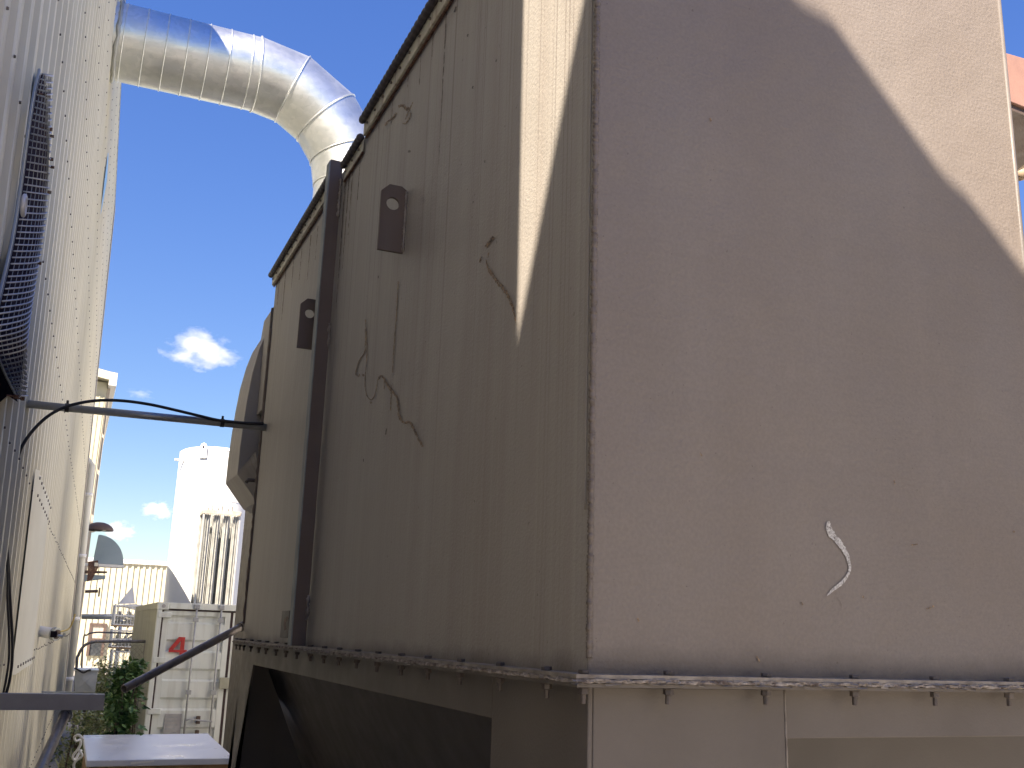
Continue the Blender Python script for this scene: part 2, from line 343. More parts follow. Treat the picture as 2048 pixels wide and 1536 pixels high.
# ------------------------------------------------------------------ the cream cladded factory on the left
U0, U1 = 0.88, 25.2                              # along the wall
V0, V1 = -2.3, 9.9                            # below and above the eye
PW = 1.0
fac = thing('factory_building', 'long tall cream ribbed metal factory along the left edge, its duct hole high up', 'building')
def rib_profile(width, ribs, depth=0.022):
    """(u, n) profile of one trapezoid sheet"""
    P = [(0, 0)]; pitch = width / ribs
    for k in range(ribs):
        u = k * pitch
        P += [(u + pitch * .14, 0), (u + pitch * .17, .003), (u + pitch * .21, .003), (u + pitch * .24, 0),
              (u + pitch * .40, 0), (u + pitch * .43, .003), (u + pitch * .47, .003), (u + pitch * .50, 0),
              (u + pitch * .66, 0), (u + pitch * .72, depth), (u + pitch * .88, depth), (u + pitch * .94, 0)]
    P.append((width, 0)); return P
def clad_mesh(width, ribs, v0, v1, depth=0.022):
    bm = B(); prev = None
    for (u, nn) in rib_profile(width, ribs, depth):
        a = bm.verts.new(WU * u + WV * v0 + WN * nn); b = bm.verts.new(WU * u + WV * v1 + WN * nn)
        if prev: bm.faces.new((prev[0], a, b, prev[1]))
        prev = (a, b)
    return bm
npan = int(round((U1 - U0) / PW))
PW = (U1 - U0) / npan
p0 = obj('wall_panel', clad_mesh(PW - 0.004, 3, V0, V1), M['clad'], fac)
p0.location = W(U0, 0)
for k in range(1, npan):
    c = dup(p0, W(U0 + k * PW, 0), fac)
    c.location = W(U0 + k * PW, 0, 0.003 * (k % 2))
# core volume behind the sheets: end walls, back wall and roof
bm = B()
dep = 14
pts = [W(U0, V0, -0.01), W(U1, V0, -0.01), W(U1, V0, -dep), W(U0, V0, -dep)]
prism(bm, pts, WV * (V1 - V0)); fixn(bm)
obj('wall', bm, M['clad_pale'], fac)
bm = B()
prism(bm, [W(U0 - .15, V1 + .003, 0.03), W(U1 + .1, V1 + .003, 0.03), W(U1 + .1, V1 + .003, -dep - .1), W(U0 - .15, V1 + .003, -dep - .1)], WV * 0.12); fixn(bm)
obj('roof', bm, M['roof'], fac)
# edge flashing at the far end: folded sheet with a ragged overlap
bm = B()
seg = 46; prev = None
for i in range(seg + 1):
    v = V0 + (V1 - V0) * i / seg; j = 0.02 * random.random() * (i % 2)
    a = bm.verts.new(W(U1 - .34, v, 0.036)); b = bm.verts.new(W(U1 + .07 + j, v, 0.042)); c = bm.verts.new(W(U1 + .07, v, -0.25))
    if prev: bm.faces.new((prev[0], prev[1], b, a)); bm.faces.new((prev[1], prev[2], c, b))
    prev = (a, b, c)
obj('edge_flashing', bm, M['clad_edge'], fac)
# near corner flashing (straight; it stands outside the view but shades the housing)
bm = B(); box_pts = [W(U0 - .02, V0, 0.034), W(U0 + .12, V0, 0.034), W(U0 + .12, V0, -0.02), W(U0 - .02, V0, -0.02)]
prism(bm, box_pts, WV * (V1 - V0)); fixn(bm)
obj('corner_flashing', bm, M['clad_edge'], fac)
# horizontal screw rows
bm = B()
def screw(bm, p, n, r=0.0085, d=0.008):
    up = WV if abs(n.dot(WV)) < .9 else WU
    a = n.cross(up).normalized(); b = n.cross(a)
    lo = [bm.verts.new(p + (a * math.cos(PI * k / 3) + b * math.sin(PI * k / 3)) * r) for k in range(6)]
    hi = [bm.verts.new(p + n * d + (a * math.cos(PI * k / 3) + b * math.sin(PI * k / 3)) * r * .8) for k in range(6)]
    bm.faces.new(hi)
    for k in range(6): bm.faces.new((lo[k], lo[(k + 1) % 6], hi[(k + 1) % 6], hi[k]))
for v in (-1.43, -0.23, 0.88, 2.05, 3.15, 4.3, 5.4, 6.5, 7.6, 8.7):
    for k in range(npan * 3):
        u = U0 + k * PW / 3 + PW / 3 * .8
        if u > 24.7: continue
        screw(bm, W(u, v + random.uniform(-.012, .012), 0.025), WN, 0.006 + 0.0002 * u)
obj('wall_screws', bm, M['screw'], fac, kind='stuff')
# rust run under the duct
bm = B()
for (x0, y0, x1, y1, wd) in ((210, 150, 203, 262, .10), (214, 158, 209, 235, .06), (206, 140, 196, 330, .05)):
    a = onW(x0, y0, 0.0); b = onW(x1, y1, 0.0)
    ua, va, _ = wuv(a); ub, vb, _ = wuv(b)
    vs = []
    for i in range(9):
        t = i / 8; v = va + (vb - va) * t; ww = wd * (1 - t * .8) * random.uniform(.7, 1.2)
        vs.append((bm.verts.new(W(ua - ww, v, .0315)), bm.verts.new(W(ua + ww, v, .0315))))
    for p, q in zip(vs, vs[1:]): bm.faces.new((p[0], p[1], q[1], q[0]))
bm.free()
# blue film remnant
bm = B()
L = [(216, 305), (213, 330), (209, 360), (205, 395), (201, 430)]
R_ = [(217, 307), (216, 330), (214, 360), (208, 395), (202.5, 425)]
lv = [bm.verts.new(onW(x, y, 0.035)) for x, y in L]; rv = [bm.verts.new(onW(x, y, 0.040)) for x, y in R_]
for i in range(4): bm.faces.new((lv[i], rv[i], rv[i + 1], lv[i + 1]))
obj('blue_film', bm, M['blue'], fac, label='torn strip of blue film stuck high on the cladding')
# ribbed pale sheet patch low on the wall
ua, va, _ = wuv(onW(40, 1290)); ub, vb, _ = wuv(onW(74, 1035))
u0 = wuv(onW(30, 1290, .034))[0]; u1 = wuv(onW(64, 1290, .034))[0]
bm = B(); prev = None
for k in range(25):
    u = u0 + (u1 - u0) * k / 24; nn = 0.034 + (0.022 if k % 3 == 1 else 0.0)
    a = bm.verts.new(W(u, -0.33, nn)); b = bm.verts.new(W(u, 1.02, nn))
    if prev: bm.faces.new((prev[0], a, b, prev[1]))
    prev = (a, b)
ps = obj('patch_sheet', bm, M['sheet'], fac, label='pale ribbed sheet patch screwed low on the cladding')
bm = B()
for v in (-0.28, .97, .85):
    for k in range(8): screw(bm, W(u0 + .1 + k * .28, v, 0.058), WN, 0.012)
obj('screw', bm, M['screw'], ps, kind='stuff')

# ------------------------------------------------------------------ mesh guard over the louvre
guard = thing('wire_guard', 'bulging galvanised wire mesh guard over a dark louvre on the cream wall', 'window guard')
Lf = [(80, 152), (70, 196), (61, 250), (53, 308), (44, 372), (35, 432), (25, 488), (12, 545), (-2, 600), (-14, 655), (-4, 700), (14, 748), (30, 785)]
Rf = [(91, 146), (95, 190), (97, 245), (99, 300), (97, 370), (92, 430), (84, 490), (75, 545), (67, 600), (60, 650), (54, 700), (48, 750), (42, 795)]
def samp(P, t):
    t = min(max(t, 0), .99999) * (len(P) - 1); i = int(t); f = t - i
    return P[i][0] * (1 - f) + P[i + 1][0] * f, P[i][1] * (1 - f) + P[i + 1][1] * f
NW = 56; NL = 12
def gpt(i, s):
    t = (i / (NW - 1)) ** 0.93
    lx, ly = samp(Lf, t); rx, ry = samp(Rf, t)
    # wires fan: lean down to the right at the top, up to the right further down
    k = .9 * (1 - t / .42) if t < .42 else -(t - .42) * 1.1
    dy = (rx - lx) * k
    a = onW(lx + 5, ly - dy * .5, 0.05); b = onW(rx, min(ry, 10000) + dy * .5, 0.14)
    p = a.lerp(b, s); return p + WN * (0.035 * math.sin(PI * s))
for i in range(NW):
    bm = B(); tube(bm, [gpt(i, s / 6) for s in range(7)], 0.0036, 5)
    obj('cross_wire', bm, M['wire'], guard, smooth=True)
for j in range(NL):
    bm = B(); tube(bm, [gpt(i, j / (NL - 1)) + WN * -.006 for i in range(0, NW)], 0.0014, 5)
    obj('long_wire', bm, M['galv_dull'], guard, smooth=True)
bm = B(); tube(bm, [gpt(i, 0) - WN * .012 - WU * .03 for i in range(NW)], 0.007, 6); obj('frame_rail', bm, M['galv_dull'], guard)
bm = B(); prev = None
for i in range(0, 40):
    lx, ly = samp(Lf, i / 39); rx, ry = samp(Rf, i / 39)
    row = (bm.verts.new(onW(lx - 3, ly, .030)), bm.verts.new(onW(rx - 1.5, ry, .032)))
    if prev: bm.faces.new((prev[0], prev[1], row[1], row[0]))
    prev = row
obj('louvre_backing', bm, M['louvre'], guard)
# dark opening under the guard
bm = B()
prism(bm, [onW(-30, 690, .033), onW(0, 722, .033), onW(24, 778, .033), onW(34, 803, .033), onW(14, 790, .033), onW(-30, 830, .033)], WN * .004)
fixn(bm); obj('opening', bm, M['void'], guard)
for (x, y, rr) in ((93, 190, .016), (98, 258, .014), (101, 272, .012), (100, 318, .014), (102, 334, .012), (96, 384, .014), (76, 526, .014), (42, 797, .016), (30, 792, .012)):
    bm = B(); p = onW(x, y, 0.125); tube(bm, [p - WN * .03, p - WN * .004, p, p + WN * .014], rr, 6, rfun=lambda i: rr * (.25, .25, .55, .55)[i])
    obj('stud', bm, M['rust'], guard)
bm = B()                                      # plain washer ring clipped on the mesh
c0 = onW(48, 411, .13); a1 = (WU * .5 + WV * .2).normalized(); ring = []
tube(bm, [c0 + WU * .035 * math.cos(k * PI / 8) + WV * .035 * math.sin(k * PI / 8) for k in range(17)], 0.008, 8, cap=False)
obj('ring', bm, M['wire'], guard, smooth=True)

# ------------------------------------------------------------------ second, lower cream building behind
bY = 30.0
b2 = thing('workshop_building', 'bright cream annex with gutter just beyond the end of the long factory', 'building')
e0 = onY(193, 745, bY); e1 = onY(216, 765, bY); e2 = onY(234, 757, bY)
zt = e1.z
bm = B(); box(bm, (e0.x - 4, bY, -.05), (e1.x, bY + 14, zt)); obj('wall', bm, M['clad_pale'], b2)
bm = B(); xs = e0.x - .4
for k in range(9):
    x = e1.x - .04 - k * .12
    box(bm, (x - .025, bY - .02, 0), (x, bY - .002, zt - .35))
obj('wall_rib', bm, M['clad_pale'], b2, kind='stuff')
bm = B()
prism(bm, [Vector((e0.x - 4, bY - .35, zt + .75)), Vector((e1.x - .05, bY - .35, zt + .02)), Vector((e2.x, bY - .35, zt + .0)), Vector((e2.x, bY - .35, zt + .22)), Vector((e1.x, bY - .35, zt + .24)), Vector((e0.x - 4, bY - .35, zt + 1.0))], (0, 14.6, 0)); fixn(bm)
obj('roof', bm, M['clad_pale'], b2)
bm = B(); box(bm, (e1.x + .02, bY - .4, zt - .16), (e2.x, bY + 14.2, zt - .004)); obj('gutter', bm, M['white'], b2, bevel=.01)
bm = B(); box(bm, (e1.x + .005, bY + .02, 0.2), (e2.x - .14, bY + .14, zt - .17)); obj('corner_post', bm, M['clad_edge'], b2)
for k, (ya, yb) in enumerate(((800, 868), (876, 940), (950, 1030))):
    za = onY(220, ya, bY).z; zb = onY(220, yb, bY).z
    bm = B(); box(bm, (e1.x + .03, bY - .004, zb), (e2.x - .17, bY + .016, za)); obj('window', bm, M['glass'], b2)

# downpipe on the factory's far corner
dp = thing('downpipe', 'tall pale grey downpipe with brackets at the far corner of the factory', 'downpipe')
bm = B(); pa = W(U1 + .26, V0 + .1, .10); pb = W(U1 + .26, 3.6, .10)
tube(bm, [pb - WN * .3 + WV * .25, pb - WN * .1 + WV * .1, pb, pa], .085, 14); obj('pipe', bm, M['sheet'], dp, smooth=True)
for v in (-1.2, .1, 1.5, 2.9):
    bm = B(); tube(bm, [W(U1 + .26, v - .04, .10), W(U1 + .26, v + .04, .10)], .1, 14); obj('bracket', bm, M['white'], dp, smooth=True)

# lamp, hood plate and small wall boxes by the factory's end
lamp = thing('wall_lamp', 'brown dome wall lamp with pale lens under the roofline', 'lamp')
lc = onY(199, 1057, 26.2)
bm = B(); n_ = 12
rings = []
for i in range(6):
    a = i / 5 * PI / 2; rr = .24 * math.cos(a) + .001; zz = .20 * math.sin(a)
    rings.append([bm.verts.new(lc + Vector((rr * 1.35 * math.cos(2 * PI * k / n_), rr * math.sin(2 * PI * k / n_), zz - .05))) for k in range(n_)])
for a, b in zip(rings, rings[1:]):
    for k in range(n_): bm.faces.new((a[k], a[(k + 1) % n_], b[(k + 1) % n_], b[k]))
obj('lamp_shade', bm, M['doorbrown'], lamp, smooth=True)
bm = B(); vv = [bm.verts.new(lc + Vector((.30 * math.cos(2 * PI * k / n_) + .02, .22 * math.sin(2 * PI * k / n_), -.06 - .0 * k + (.05 if math.cos(2 * PI * k / n_) > 0 else -.03)))) for k in range(n_)]
bm.faces.new(vv); obj('lens', bm, M['lampglass'], lamp)
bm = B(); tube(bm, [lc + Vector((-.55, .05, -.02)), lc + Vector((-.1, 0, .02))], .04, 8); obj('arm', bm, M['gate'], lamp)

hood = thing('extract_hood', 'blue grey half round sheet hood sticking out below the wall lamp', 'vent hood')
hY = 26.8
bm = B(); hc = onY(190, 1127, hY); hr = onY(247, 1127, hY).x - hc.x
pts = [hc + Vector((-.05, 0, 0))] + [hc + Vector((hr * math.sin(PI / 2 * k / 14), 0, hr * 1.08 * math.cos(PI / 2 * k / 14))) for k in range(15)]
prism(bm, pts, (0, .5, 0)); fixn(bm); obj('cowl', bm, M['blueplate'], hood, bevel=.01)
bm = B(); box(bm, hc + Vector((-.4, -.02, -.06)), hc + Vector((hr + .03, .52, -.003))); obj('rim', bm, M['white'], hood)
for i, (x, y, w_, h_, cc, lb) in enumerate(((201, 1145, .30, .07, 'doorbrown', 'small brown shelf bracket under the half round hood'), (199, 1157, .26, .16, 'blueplate', 'small blue grey wall box below the brown bracket'))):
    p = onY(x, y, 26.6); bm = B(); prism(bm, [p + Vector((-w_ / 2 - .2, 0, h_ / 2)), p + Vector((w_ / 2, 0, h_ / 2)), p + Vector((w_ / 2, 0, 0)), p + Vector((-w_ / 2 - .2, 0, -h_ / 2))], (0, .25, 0)); fixn(bm)
    tag(obj(('wall_bracket', 'wall_box')[i], bm, M[cc], bevel=.008), lb, ('bracket', 'box')[i])
l2 = thing('bulkhead_lamp', 'small rusty brown bulkhead lamp on the factory corner above the yard', 'lamp')
p = onY(189, 1134, 26.0); bm = B(); prism(bm, [p + Vector((-.15, 0, .12)), p + Vector((.06, 0, .16)), p + Vector((.09, 0, .0)), p + Vector((-.02, 0, -.3)), p + Vector((-.12, 0, -.34))], (0, .15, 0)); fixn(bm); obj('housing', bm, M['rust'], l2)
bm = B(); frame_box(bm, p + Vector((.03, -.02, .06)), Vector((1, 0, 0)), Vector((0, 1, 0)), Vector((0, 0, 1)), .04, .015, .04); obj('lens', bm, M['lampglass'], l2)
l3 = thing('valve_handle', 'little dark red valve handle low on the cream building corner', 'valve')
p = onY(193, 1184, 26.0); bm = B(); tube(bm, [p + Vector((-.25, 0, 0)), p + Vector((.03, 0, .02))], .035, 8); obj('stem', bm, M['doorbrown'], l3)
bm = B(); tube(bm, [p + Vector((.06, .09 * math.cos(k * PI / 6), .09 * math.sin(k * PI / 6))) for k in range(13)], .02, 6, cap=False); obj('handwheel', bm, M['doorbrown'], l3)

# ------------------------------------------------------------------ far factory hall
FY = 60.0
ff = thing('far_hall', 'sunlit pale ribbed metal hall across the yard with a brown framed door', 'building')
fl = onY(150, 1118, FY).x; fr = onY(700, 1150, FY).x; ft = onY(260, 1124, FY).z
bm = B(); box(bm, (fl - 12, FY, -.05), (fr + 20, FY + 25, ft - .1)); obj('wall', bm, M['clad_pale'], ff)
bm = B(); box(bm, (fl - 12.1, FY - .15, ft - .095), (fr + 20.1, FY + 25.1, ft + .12)); obj('roof_trim', bm, M['white'], ff)
bm = B(); box(bm, (0, -.06, 0), (.12, 0, ft - .1)); rb = obj('rib', bm, M['clad_pale'], ff); x = fl + .5; first = True
while x < fr + 1:
    if first: rb.location = (x, FY - .002, 0); first = False
    else: dup(rb, (x, FY - .002, 0), ff)
    x += .30
# door with glazed upper half
a = onY(180, 1246, FY - .2); b = onY(206, 1312, FY - .2)
bm = B()
for (x0, z0, x1, z1) in ((a.x, b.z, a.x + .14, a.z), (b.x - .14, b.z, b.x, a.z), (a.x + .142, a.z - .14, b.x - .142, a.z), (a.x + .142, (a.z + b.z) / 2 - .06, b.x - .142, (a.z + b.z) / 2 + .06)):
    box(bm, (x0, FY - .2, z0), (x1, FY - .07, z1))
dr = obj('door', bm, M['doorbrown'], ff)
bm = B(); box(bm, (a.x + .14, FY - .14, (a.z + b.z) / 2 + .06), (b.x - .14, FY - .08, a.z - .14)); obj('pane', bm, M['clad_edge'], dr)
bm = B(); box(bm, (a.x + .14, FY - .14, b.z), (b.x - .14, FY - .08, (a.z + b.z) / 2 - .06)); obj('panel', bm, M['glass'], dr)
# orange brown shed seen in the slit
a = onY(476, 1184, 45); b = onY(500, 1240, 45)
sh = thing('timber_shed', 'orange brown timber shed glimpsed between white tank and steel housing', 'shed')
for k in range(5):
    z1 = a.z - k * .22; bm = B(); box(bm, (a.x, 45, z1 - .21), (a.x + 3, 45.06, z1)); obj('board', bm, M['wood'], sh)
bm = B(); box(bm, (a.x + .03, 45.062, -.05), (a.x + 2.97, 47, a.z - .01)); obj('wall', bm, M['wood'], sh)
bm = B(); box(bm, (a.x - .1, 44.8, a.z + .003), (a.x + 3.1, 47.2, a.z + .22)); obj('roof', bm, M['cont'], sh)

# ------------------------------------------------------------------ white storage tank
TY = 42.0
tk = thing('storage_tank', 'tall white cylindrical gas tank with domed top and lifting ears', 'tank')
tl = onY(327, 1190, TY); tr = onY(484, 1190, TY); R0 = (tr.x - tl.x) / 2 * .985; tx = (tl.x + tr.x) / 2
tz = onY(395, 903, TY).z
bm = B(); n_ = 72; prof = [(R0, 0.3), (R0, 3.0), (R0, 6.0), (R0, tz - .12), (R0 * 1.0, tz - .1)]
for k in range(1, 11):
    a = k / 10 * PI / 2; prof.append((R0 * math.cos(a) ** .8 * .985 + .001, tz - .1 + .26 * math.sin(a)))
rings = [[bm.verts.new((tx + r * math.cos(2 * PI * k / n_), TY + r * math.sin(2 * PI * k / n_), z)) for k in range(n_)] for r, z in prof]
for a, b in zip(rings, rings[1:]):
    for k in range(n_): bm.faces.new((a[k], a[(k + 1) % n_], b[(k + 1) % n_], b[k]))
obj('shell', bm, M['white'], tk, smooth=True)
bm = B(); tube(bm, [(tx + R0 * math.cos(2 * PI * k / 48), TY + R0 * math.sin(2 * PI * k / 48), tz - .10) for k in range(49)], .022, 6, cap=False); obj('rim_seam', bm, M['white'], tk, smooth=True)
zs = onY(420, 1008, TY).z
bm = B(); tube(bm, [(tx + R0 * math.cos(2 * PI * k / 48), TY + R0 * math.sin(2 * PI * k / 48), zs) for k in range(49)], .012, 6, cap=False); obj('girth_seam', bm, M['white'], tk, smooth=True)
for (px_, py_, ang) in ((388, 898, -118), (436, 893, -60)):
    a = math.radians(ang); c0 = Vector((tx + (R0 + .0) * math.cos(a), TY + (R0 + .0) * math.sin(a), tz - .10))
    rad = Vector((math.cos(a), math.sin(a), 0)); tn = Vector((-math.sin(a), math.cos(a), 0))
    bm = B(); pts = [c0 + rad * .03 + tn * x + Vector((0, 0, z)) for x, z in ((-.15, -.35), (.15, -.35), (.15, .08), (.1, .2), (0, .25), (-.1, .2), (-.15, .08))]
    prism(bm, pts, rad * .05); fixn(bm); ear = obj('lifting_ear', bm, M['white'], tk, bevel=.01)
    bm = B(); tube(bm, [c0 + rad * .078 + Vector((0, 0, .08)), c0 + rad * .088 + Vector((0, 0, .08))], .05, 12); obj('eye', bm, M['louvre'], ear)
bm = B(); tube(bm, [Vector((tx - R0 * .8, TY - .6, tz - .52)), Vector((tx - R0 - .22, TY - .62, tz - .5))], .05, 8); obj('nozzle', bm, M['white'], tk)
for k in range(3):
    a = 2 * PI * k / 3 + .3; bm = B(); box(bm, (tx + R0 * .8 * math.cos(a) - .12, TY + R0 * .8 * math.sin(a) - .12, -.05), (tx + R0 * .8 * math.cos(a) + .12, TY + R0 * .8 * math.sin(a) + .12, .31)); obj('leg', bm, M['white'], tk)

# finned vaporiser in front of the tank
VY = 38.0
vp = thing('vaporiser', 'tall aluminium finned tube vaporiser standing before the white tank', 'vaporiser')
a = onY(410, 1018, VY); b = onY(480, 1018, VY); vz = a.z
nx_ = 4; dx = (b.x - a.x - .2) / (nx_ - 1)
bm = B()
def fin_tube(bm, zt):
    tube(bm, [(0, 0, .35), (0, 0, zt)], .03, 8)
    for k in range(8):
        ang = PI / 8 + k * PI / 4; d = Vector((math.cos(ang), math.sin(ang), 0)); t = Vector((-d.y, d.x, 0))
        frame_box(bm, Vector((0, 0, (zt + .35) / 2)) + d * .075, d, t, Vector((0, 0, 1)), .048, .003, (zt - .6) / 2)
fin_tube(bm, vz - .05)
f0 = obj('fin_tube', bm, M['alu'], vp); first = True
for j in range(3):
    for i in range(nx_):
        p = (a.x + .12 + i * dx, VY + .1 + j * .42, 0)
        if first: f0.location = p; first = False
        else: dup(f0, p, vp)
for (x0, y0, x1, y1) in ((a.x - .02, VY - .12, b.x + .02, VY - .04), (a.x - .02, VY + 1.04, b.x + .02, VY + 1.12)):
    bm = B(); box(bm, (x0, y0, vz - .16), (x1, y1, vz - .02)); obj('top_rail', bm, M['clad_edge'], vp)
for x0 in (a.x - .06, b.x - .02):
    bm = B(); box(bm, (x0, VY - .038, vz - .155), (x0 + .08, VY + 1.038, vz - .025)); obj('side_rail', bm, M['clad_edge'], vp)
    for yy in (VY - .02, VY + .94):
        bm = B(); box(bm, (x0 + .01, yy, -.05), (x0 + .07, yy + .06, vz - .165)); obj('leg', bm, M['alu'], vp)
for i in range(3):
    for jj in (0, 1):
        bm = B(); x = a.x + .12 + (i + .15 + jj * .35) * dx * 1.05; pts = [Vector((x, VY + .1 + .42 * (.5 + .5 * math.cos(PI * k / 8)) * 1.0, vz - .06 + .28 * math.sin(PI * k / 8) * (1 if jj else .7))) for k in range(9)]
        tube(bm, pts, .022, 8); obj('return_bend', bm, M['alu'], vp, smooth=True)

# ------------------------------------------------------------------ shipping container with a red 4
CY = 18.0
ct = thing('shipping_container', 'white shipping container with red number on its doors, beige left side', 'container')
cx0 = onY(313, 1240, CY).x; cxm = onY(466, 1220, CY).x; cw = (cxm - cx0) * 2; cx1 = cx0 + cw; ctz = onY(318, 1204, CY).z; cb = ctz - 2.59
CL = 6.06
bm = B(); pitch = .22; prev = None; y = CY + .16
while y < CY + CL - .1:
    for dy, xx in ((0, cx0 + .03), (.06, cx0 + .005), (.13, cx0 + .005), (.19, cx0 + .03)):
        p = (bm.verts.new((xx, y + dy, cb + .16)), bm.verts.new((xx, y + dy, ctz - .1)))
        if prev: bm.faces.new((prev[0], p[0], p[1], prev[1]))
        prev = p
    y += pitch
obj('side_panel', bm, M['cont_side'], ct)
bm = B(); box(bm, (cx0 + .05, CY + .1, cb + .15), (cx1 - .02, CY + CL, ctz - .02)); obj('body', bm, M['cont_side'], ct)
bm = B()
for (x0, z0, x1, z1) in ((cx0, cb + .12, cx0 + .075, ctz - .12), (cx1 - .075, cb + .12, cx1, ctz - .12)):
    box(bm, (x0, CY, z0), (x1, CY + .14, z1))
box(bm, (cx0 + .178, CY, ctz - .10), (cx1 - .178, CY + .14, ctz)); box(bm, (cx0 + .178, CY, cb), (cx1 - .178, CY + .14, cb + .13))
obj('door_frame', bm, M['cont'], ct, bevel=.006)
bm = B(); box(bm, (cx0 - .002, CY + .18, ctz - .1), (cx0 + .06, CY + CL - .18, ctz)); obj('top_rail', bm, M['cont_side'], ct)
for (x0, z0) in ((cx0, ctz - .118), (cx1 - .178, ctz - .118), (cx0, cb), (cx1 - .178, cb)):
    bm = B(); box(bm, (x0 - .002, CY - .006, z0), (x0 + .176, CY + .17, z0 + .118)); cc = obj('corner_casting', bm, M['cont'], ct, bevel=.008)
    bm = B(); tube(bm, [(x0 + .09, CY - .012, z0 + .058), (x0 + .09, CY - .004, z0 + .058)], .03, 12); obj('hole', bm, M['card'], cc)
def leaf(x0, x1):
    z0, z1 = cb + .17, ctz - .13; yf = CY + .045
    bm = B(); nseg = 5; h = (z1 - z0) / nseg; prev = None
    prof = []
    for k in range(nseg):
        zz = z0 + k * h; prof += [(zz, 0), (zz + h * .55, 0), (zz + h * .62, .038), (zz + h * .92, .038), (zz + h, 0)]
    prof = [(z0, 0)] + prof[1:]
    for zz, d in prof:
        if zz > z1 - .01: zz = z1
        p = (bm.verts.new((x0 + .09, yf + d, zz)), bm.verts.new((x1 - .09, yf + d, zz)))
        if prev: bm.faces.new((prev[0], prev[1], p[1], p[0]))
        prev = p
    for xa, xb in ((x0, x0 + .088), (x1 - .088, x1)): box(bm, (xa, yf - .003, z0), (xb, yf + .05, z1))
    box(bm, (x0 + .089, yf - .002, z1 - .07), (x1 - .089, yf + .05, z1)); box(bm, (x0 + .089, yf - .002, z0), (x1 - .089, yf + .05, z0 + .07))
    fixn(bm); return obj('door', bm, M['cont'], ct)
mid = (cx0 + cx1) / 2
d1 = leaf(cx0 + .105, mid - .022); d2 = leaf(mid + .022, cx1 - .105)
for (x0, z0, x1, z1) in ((cx0 + .077, cb + .14, cx0 + .103, ctz - .12), (mid - .02, cb + .14, mid + .02, ctz - .12), (cx1 - .103, cb + .14, cx1 - .077, ctz - .12)):
    bm = B(); box(bm, (x0, CY + .04, z0), (x1, CY + .07, z1)); obj('gasket', bm, M['seal'], ct)
for (x0, x1) in ((cx0 + .104, mid - .021), (mid + .021, cx1 - .104)):
    bm = B(); box(bm, (x0, CY + .036, ctz - .128), (x1, CY + .066, ctz - .104)); obj('gasket', bm, M['seal'], ct)
rods = [cx0 + .62, cx0 + 1.02, mid + .22, mid + .62]
for i, xr in enumerate(rods):
    bm = B(); tube(bm, [(xr, CY - .005, cb + .06), (xr, CY - .005, ctz - .02)], .017, 10); rd = obj('lock_rod', bm, M['rod'], ct, smooth=True)
    for zz in (ctz - .05, ctz - .26, ctz - 1.42, cb + .35, cb + .1):
        bm = B(); box(bm, (xr - .045, CY - .028, zz - .035), (xr + .045, CY + .012, zz + .035)); obj('rod_bracket', bm, M['rod'], rd, bevel=.005)
    sgn = 1 if i % 2 == 0 else -1
    zh = ctz - 1.86 if i % 2 == 0 else ctz - 2.08
    bm = B(); tube(bm, [(xr, CY - .035, zh), (xr + sgn * .05, CY - .05, zh + .02), (xr + sgn * .42 , CY - .05, zh - .015)], .013, 8)
    obj('handle', bm, M['rod'], rd)
    bm = B(); box(bm, (xr + sgn * .2 - .03, CY - .04, zh - .05), (xr + sgn * .2 + .03, CY + .04, zh + .07)); obj('handle_catch', bm, M['doorbrown'], rd, bevel=.006)
for xh in (cx0, cx1 - .24):
    for zz in (ctz - .2, ctz - .92, ctz - 1.72, ctz - 2.3):
        bm = B(); box(bm, (xh + .02, CY - .012, zz - .045), (xh + .22, CY + .038, zz + .045)); obj('hinge', bm, M['cont'], ct, bevel=.008)
bm = B(); box(bm, (mid - .11, CY - .04, ctz - 1.36), (mid + .14, CY + .02, ctz - 1.18)); obj('lock_box', bm, M['cont_side'], ct, bevel=.01)
bm = B(); box(bm, (cx0 + .30, CY + .03, ctz - 2.1), (cx0 + .56, CY + .042, ctz - 1.76)); pl = obj('placard', bm, M['card'], ct)
for k in range(5):
    bm = B(); box(bm, (cx0 + .32, CY + .026, ctz - 1.82 - k * .06), (cx0 + .5 - .03 * (k % 2), CY + .029, ctz - 1.80 - k * .06)); obj('print_line', bm, M['rod'], pl)
# the red stencilled 4
bm = B()
def stroke(pts):
    prism(bm, [Vector((cx0 + .24 + x * .29, CY + .012, ctz - .84 + z * .29)) for x, z in pts], (0, .026, 0))
stroke([(.0, .30), (.26, .30), (.615, .80), (.615, 1.0), (.50, 1.0)])
stroke([(.02, .16), (1.0, .16), (1.0, .295), (.02, .295)])
stroke([(.62, -.02), (.84, -.02), (.84, .155), (.62, .155)])
stroke([(.62, .30), (.84, .30), (.84, 1.0), (.62, 1.0)])
fixn(bm)
bmesh.ops.delete(bm, geom=[], context='FACES')
obj('number_four', bm, M['red'], ct)

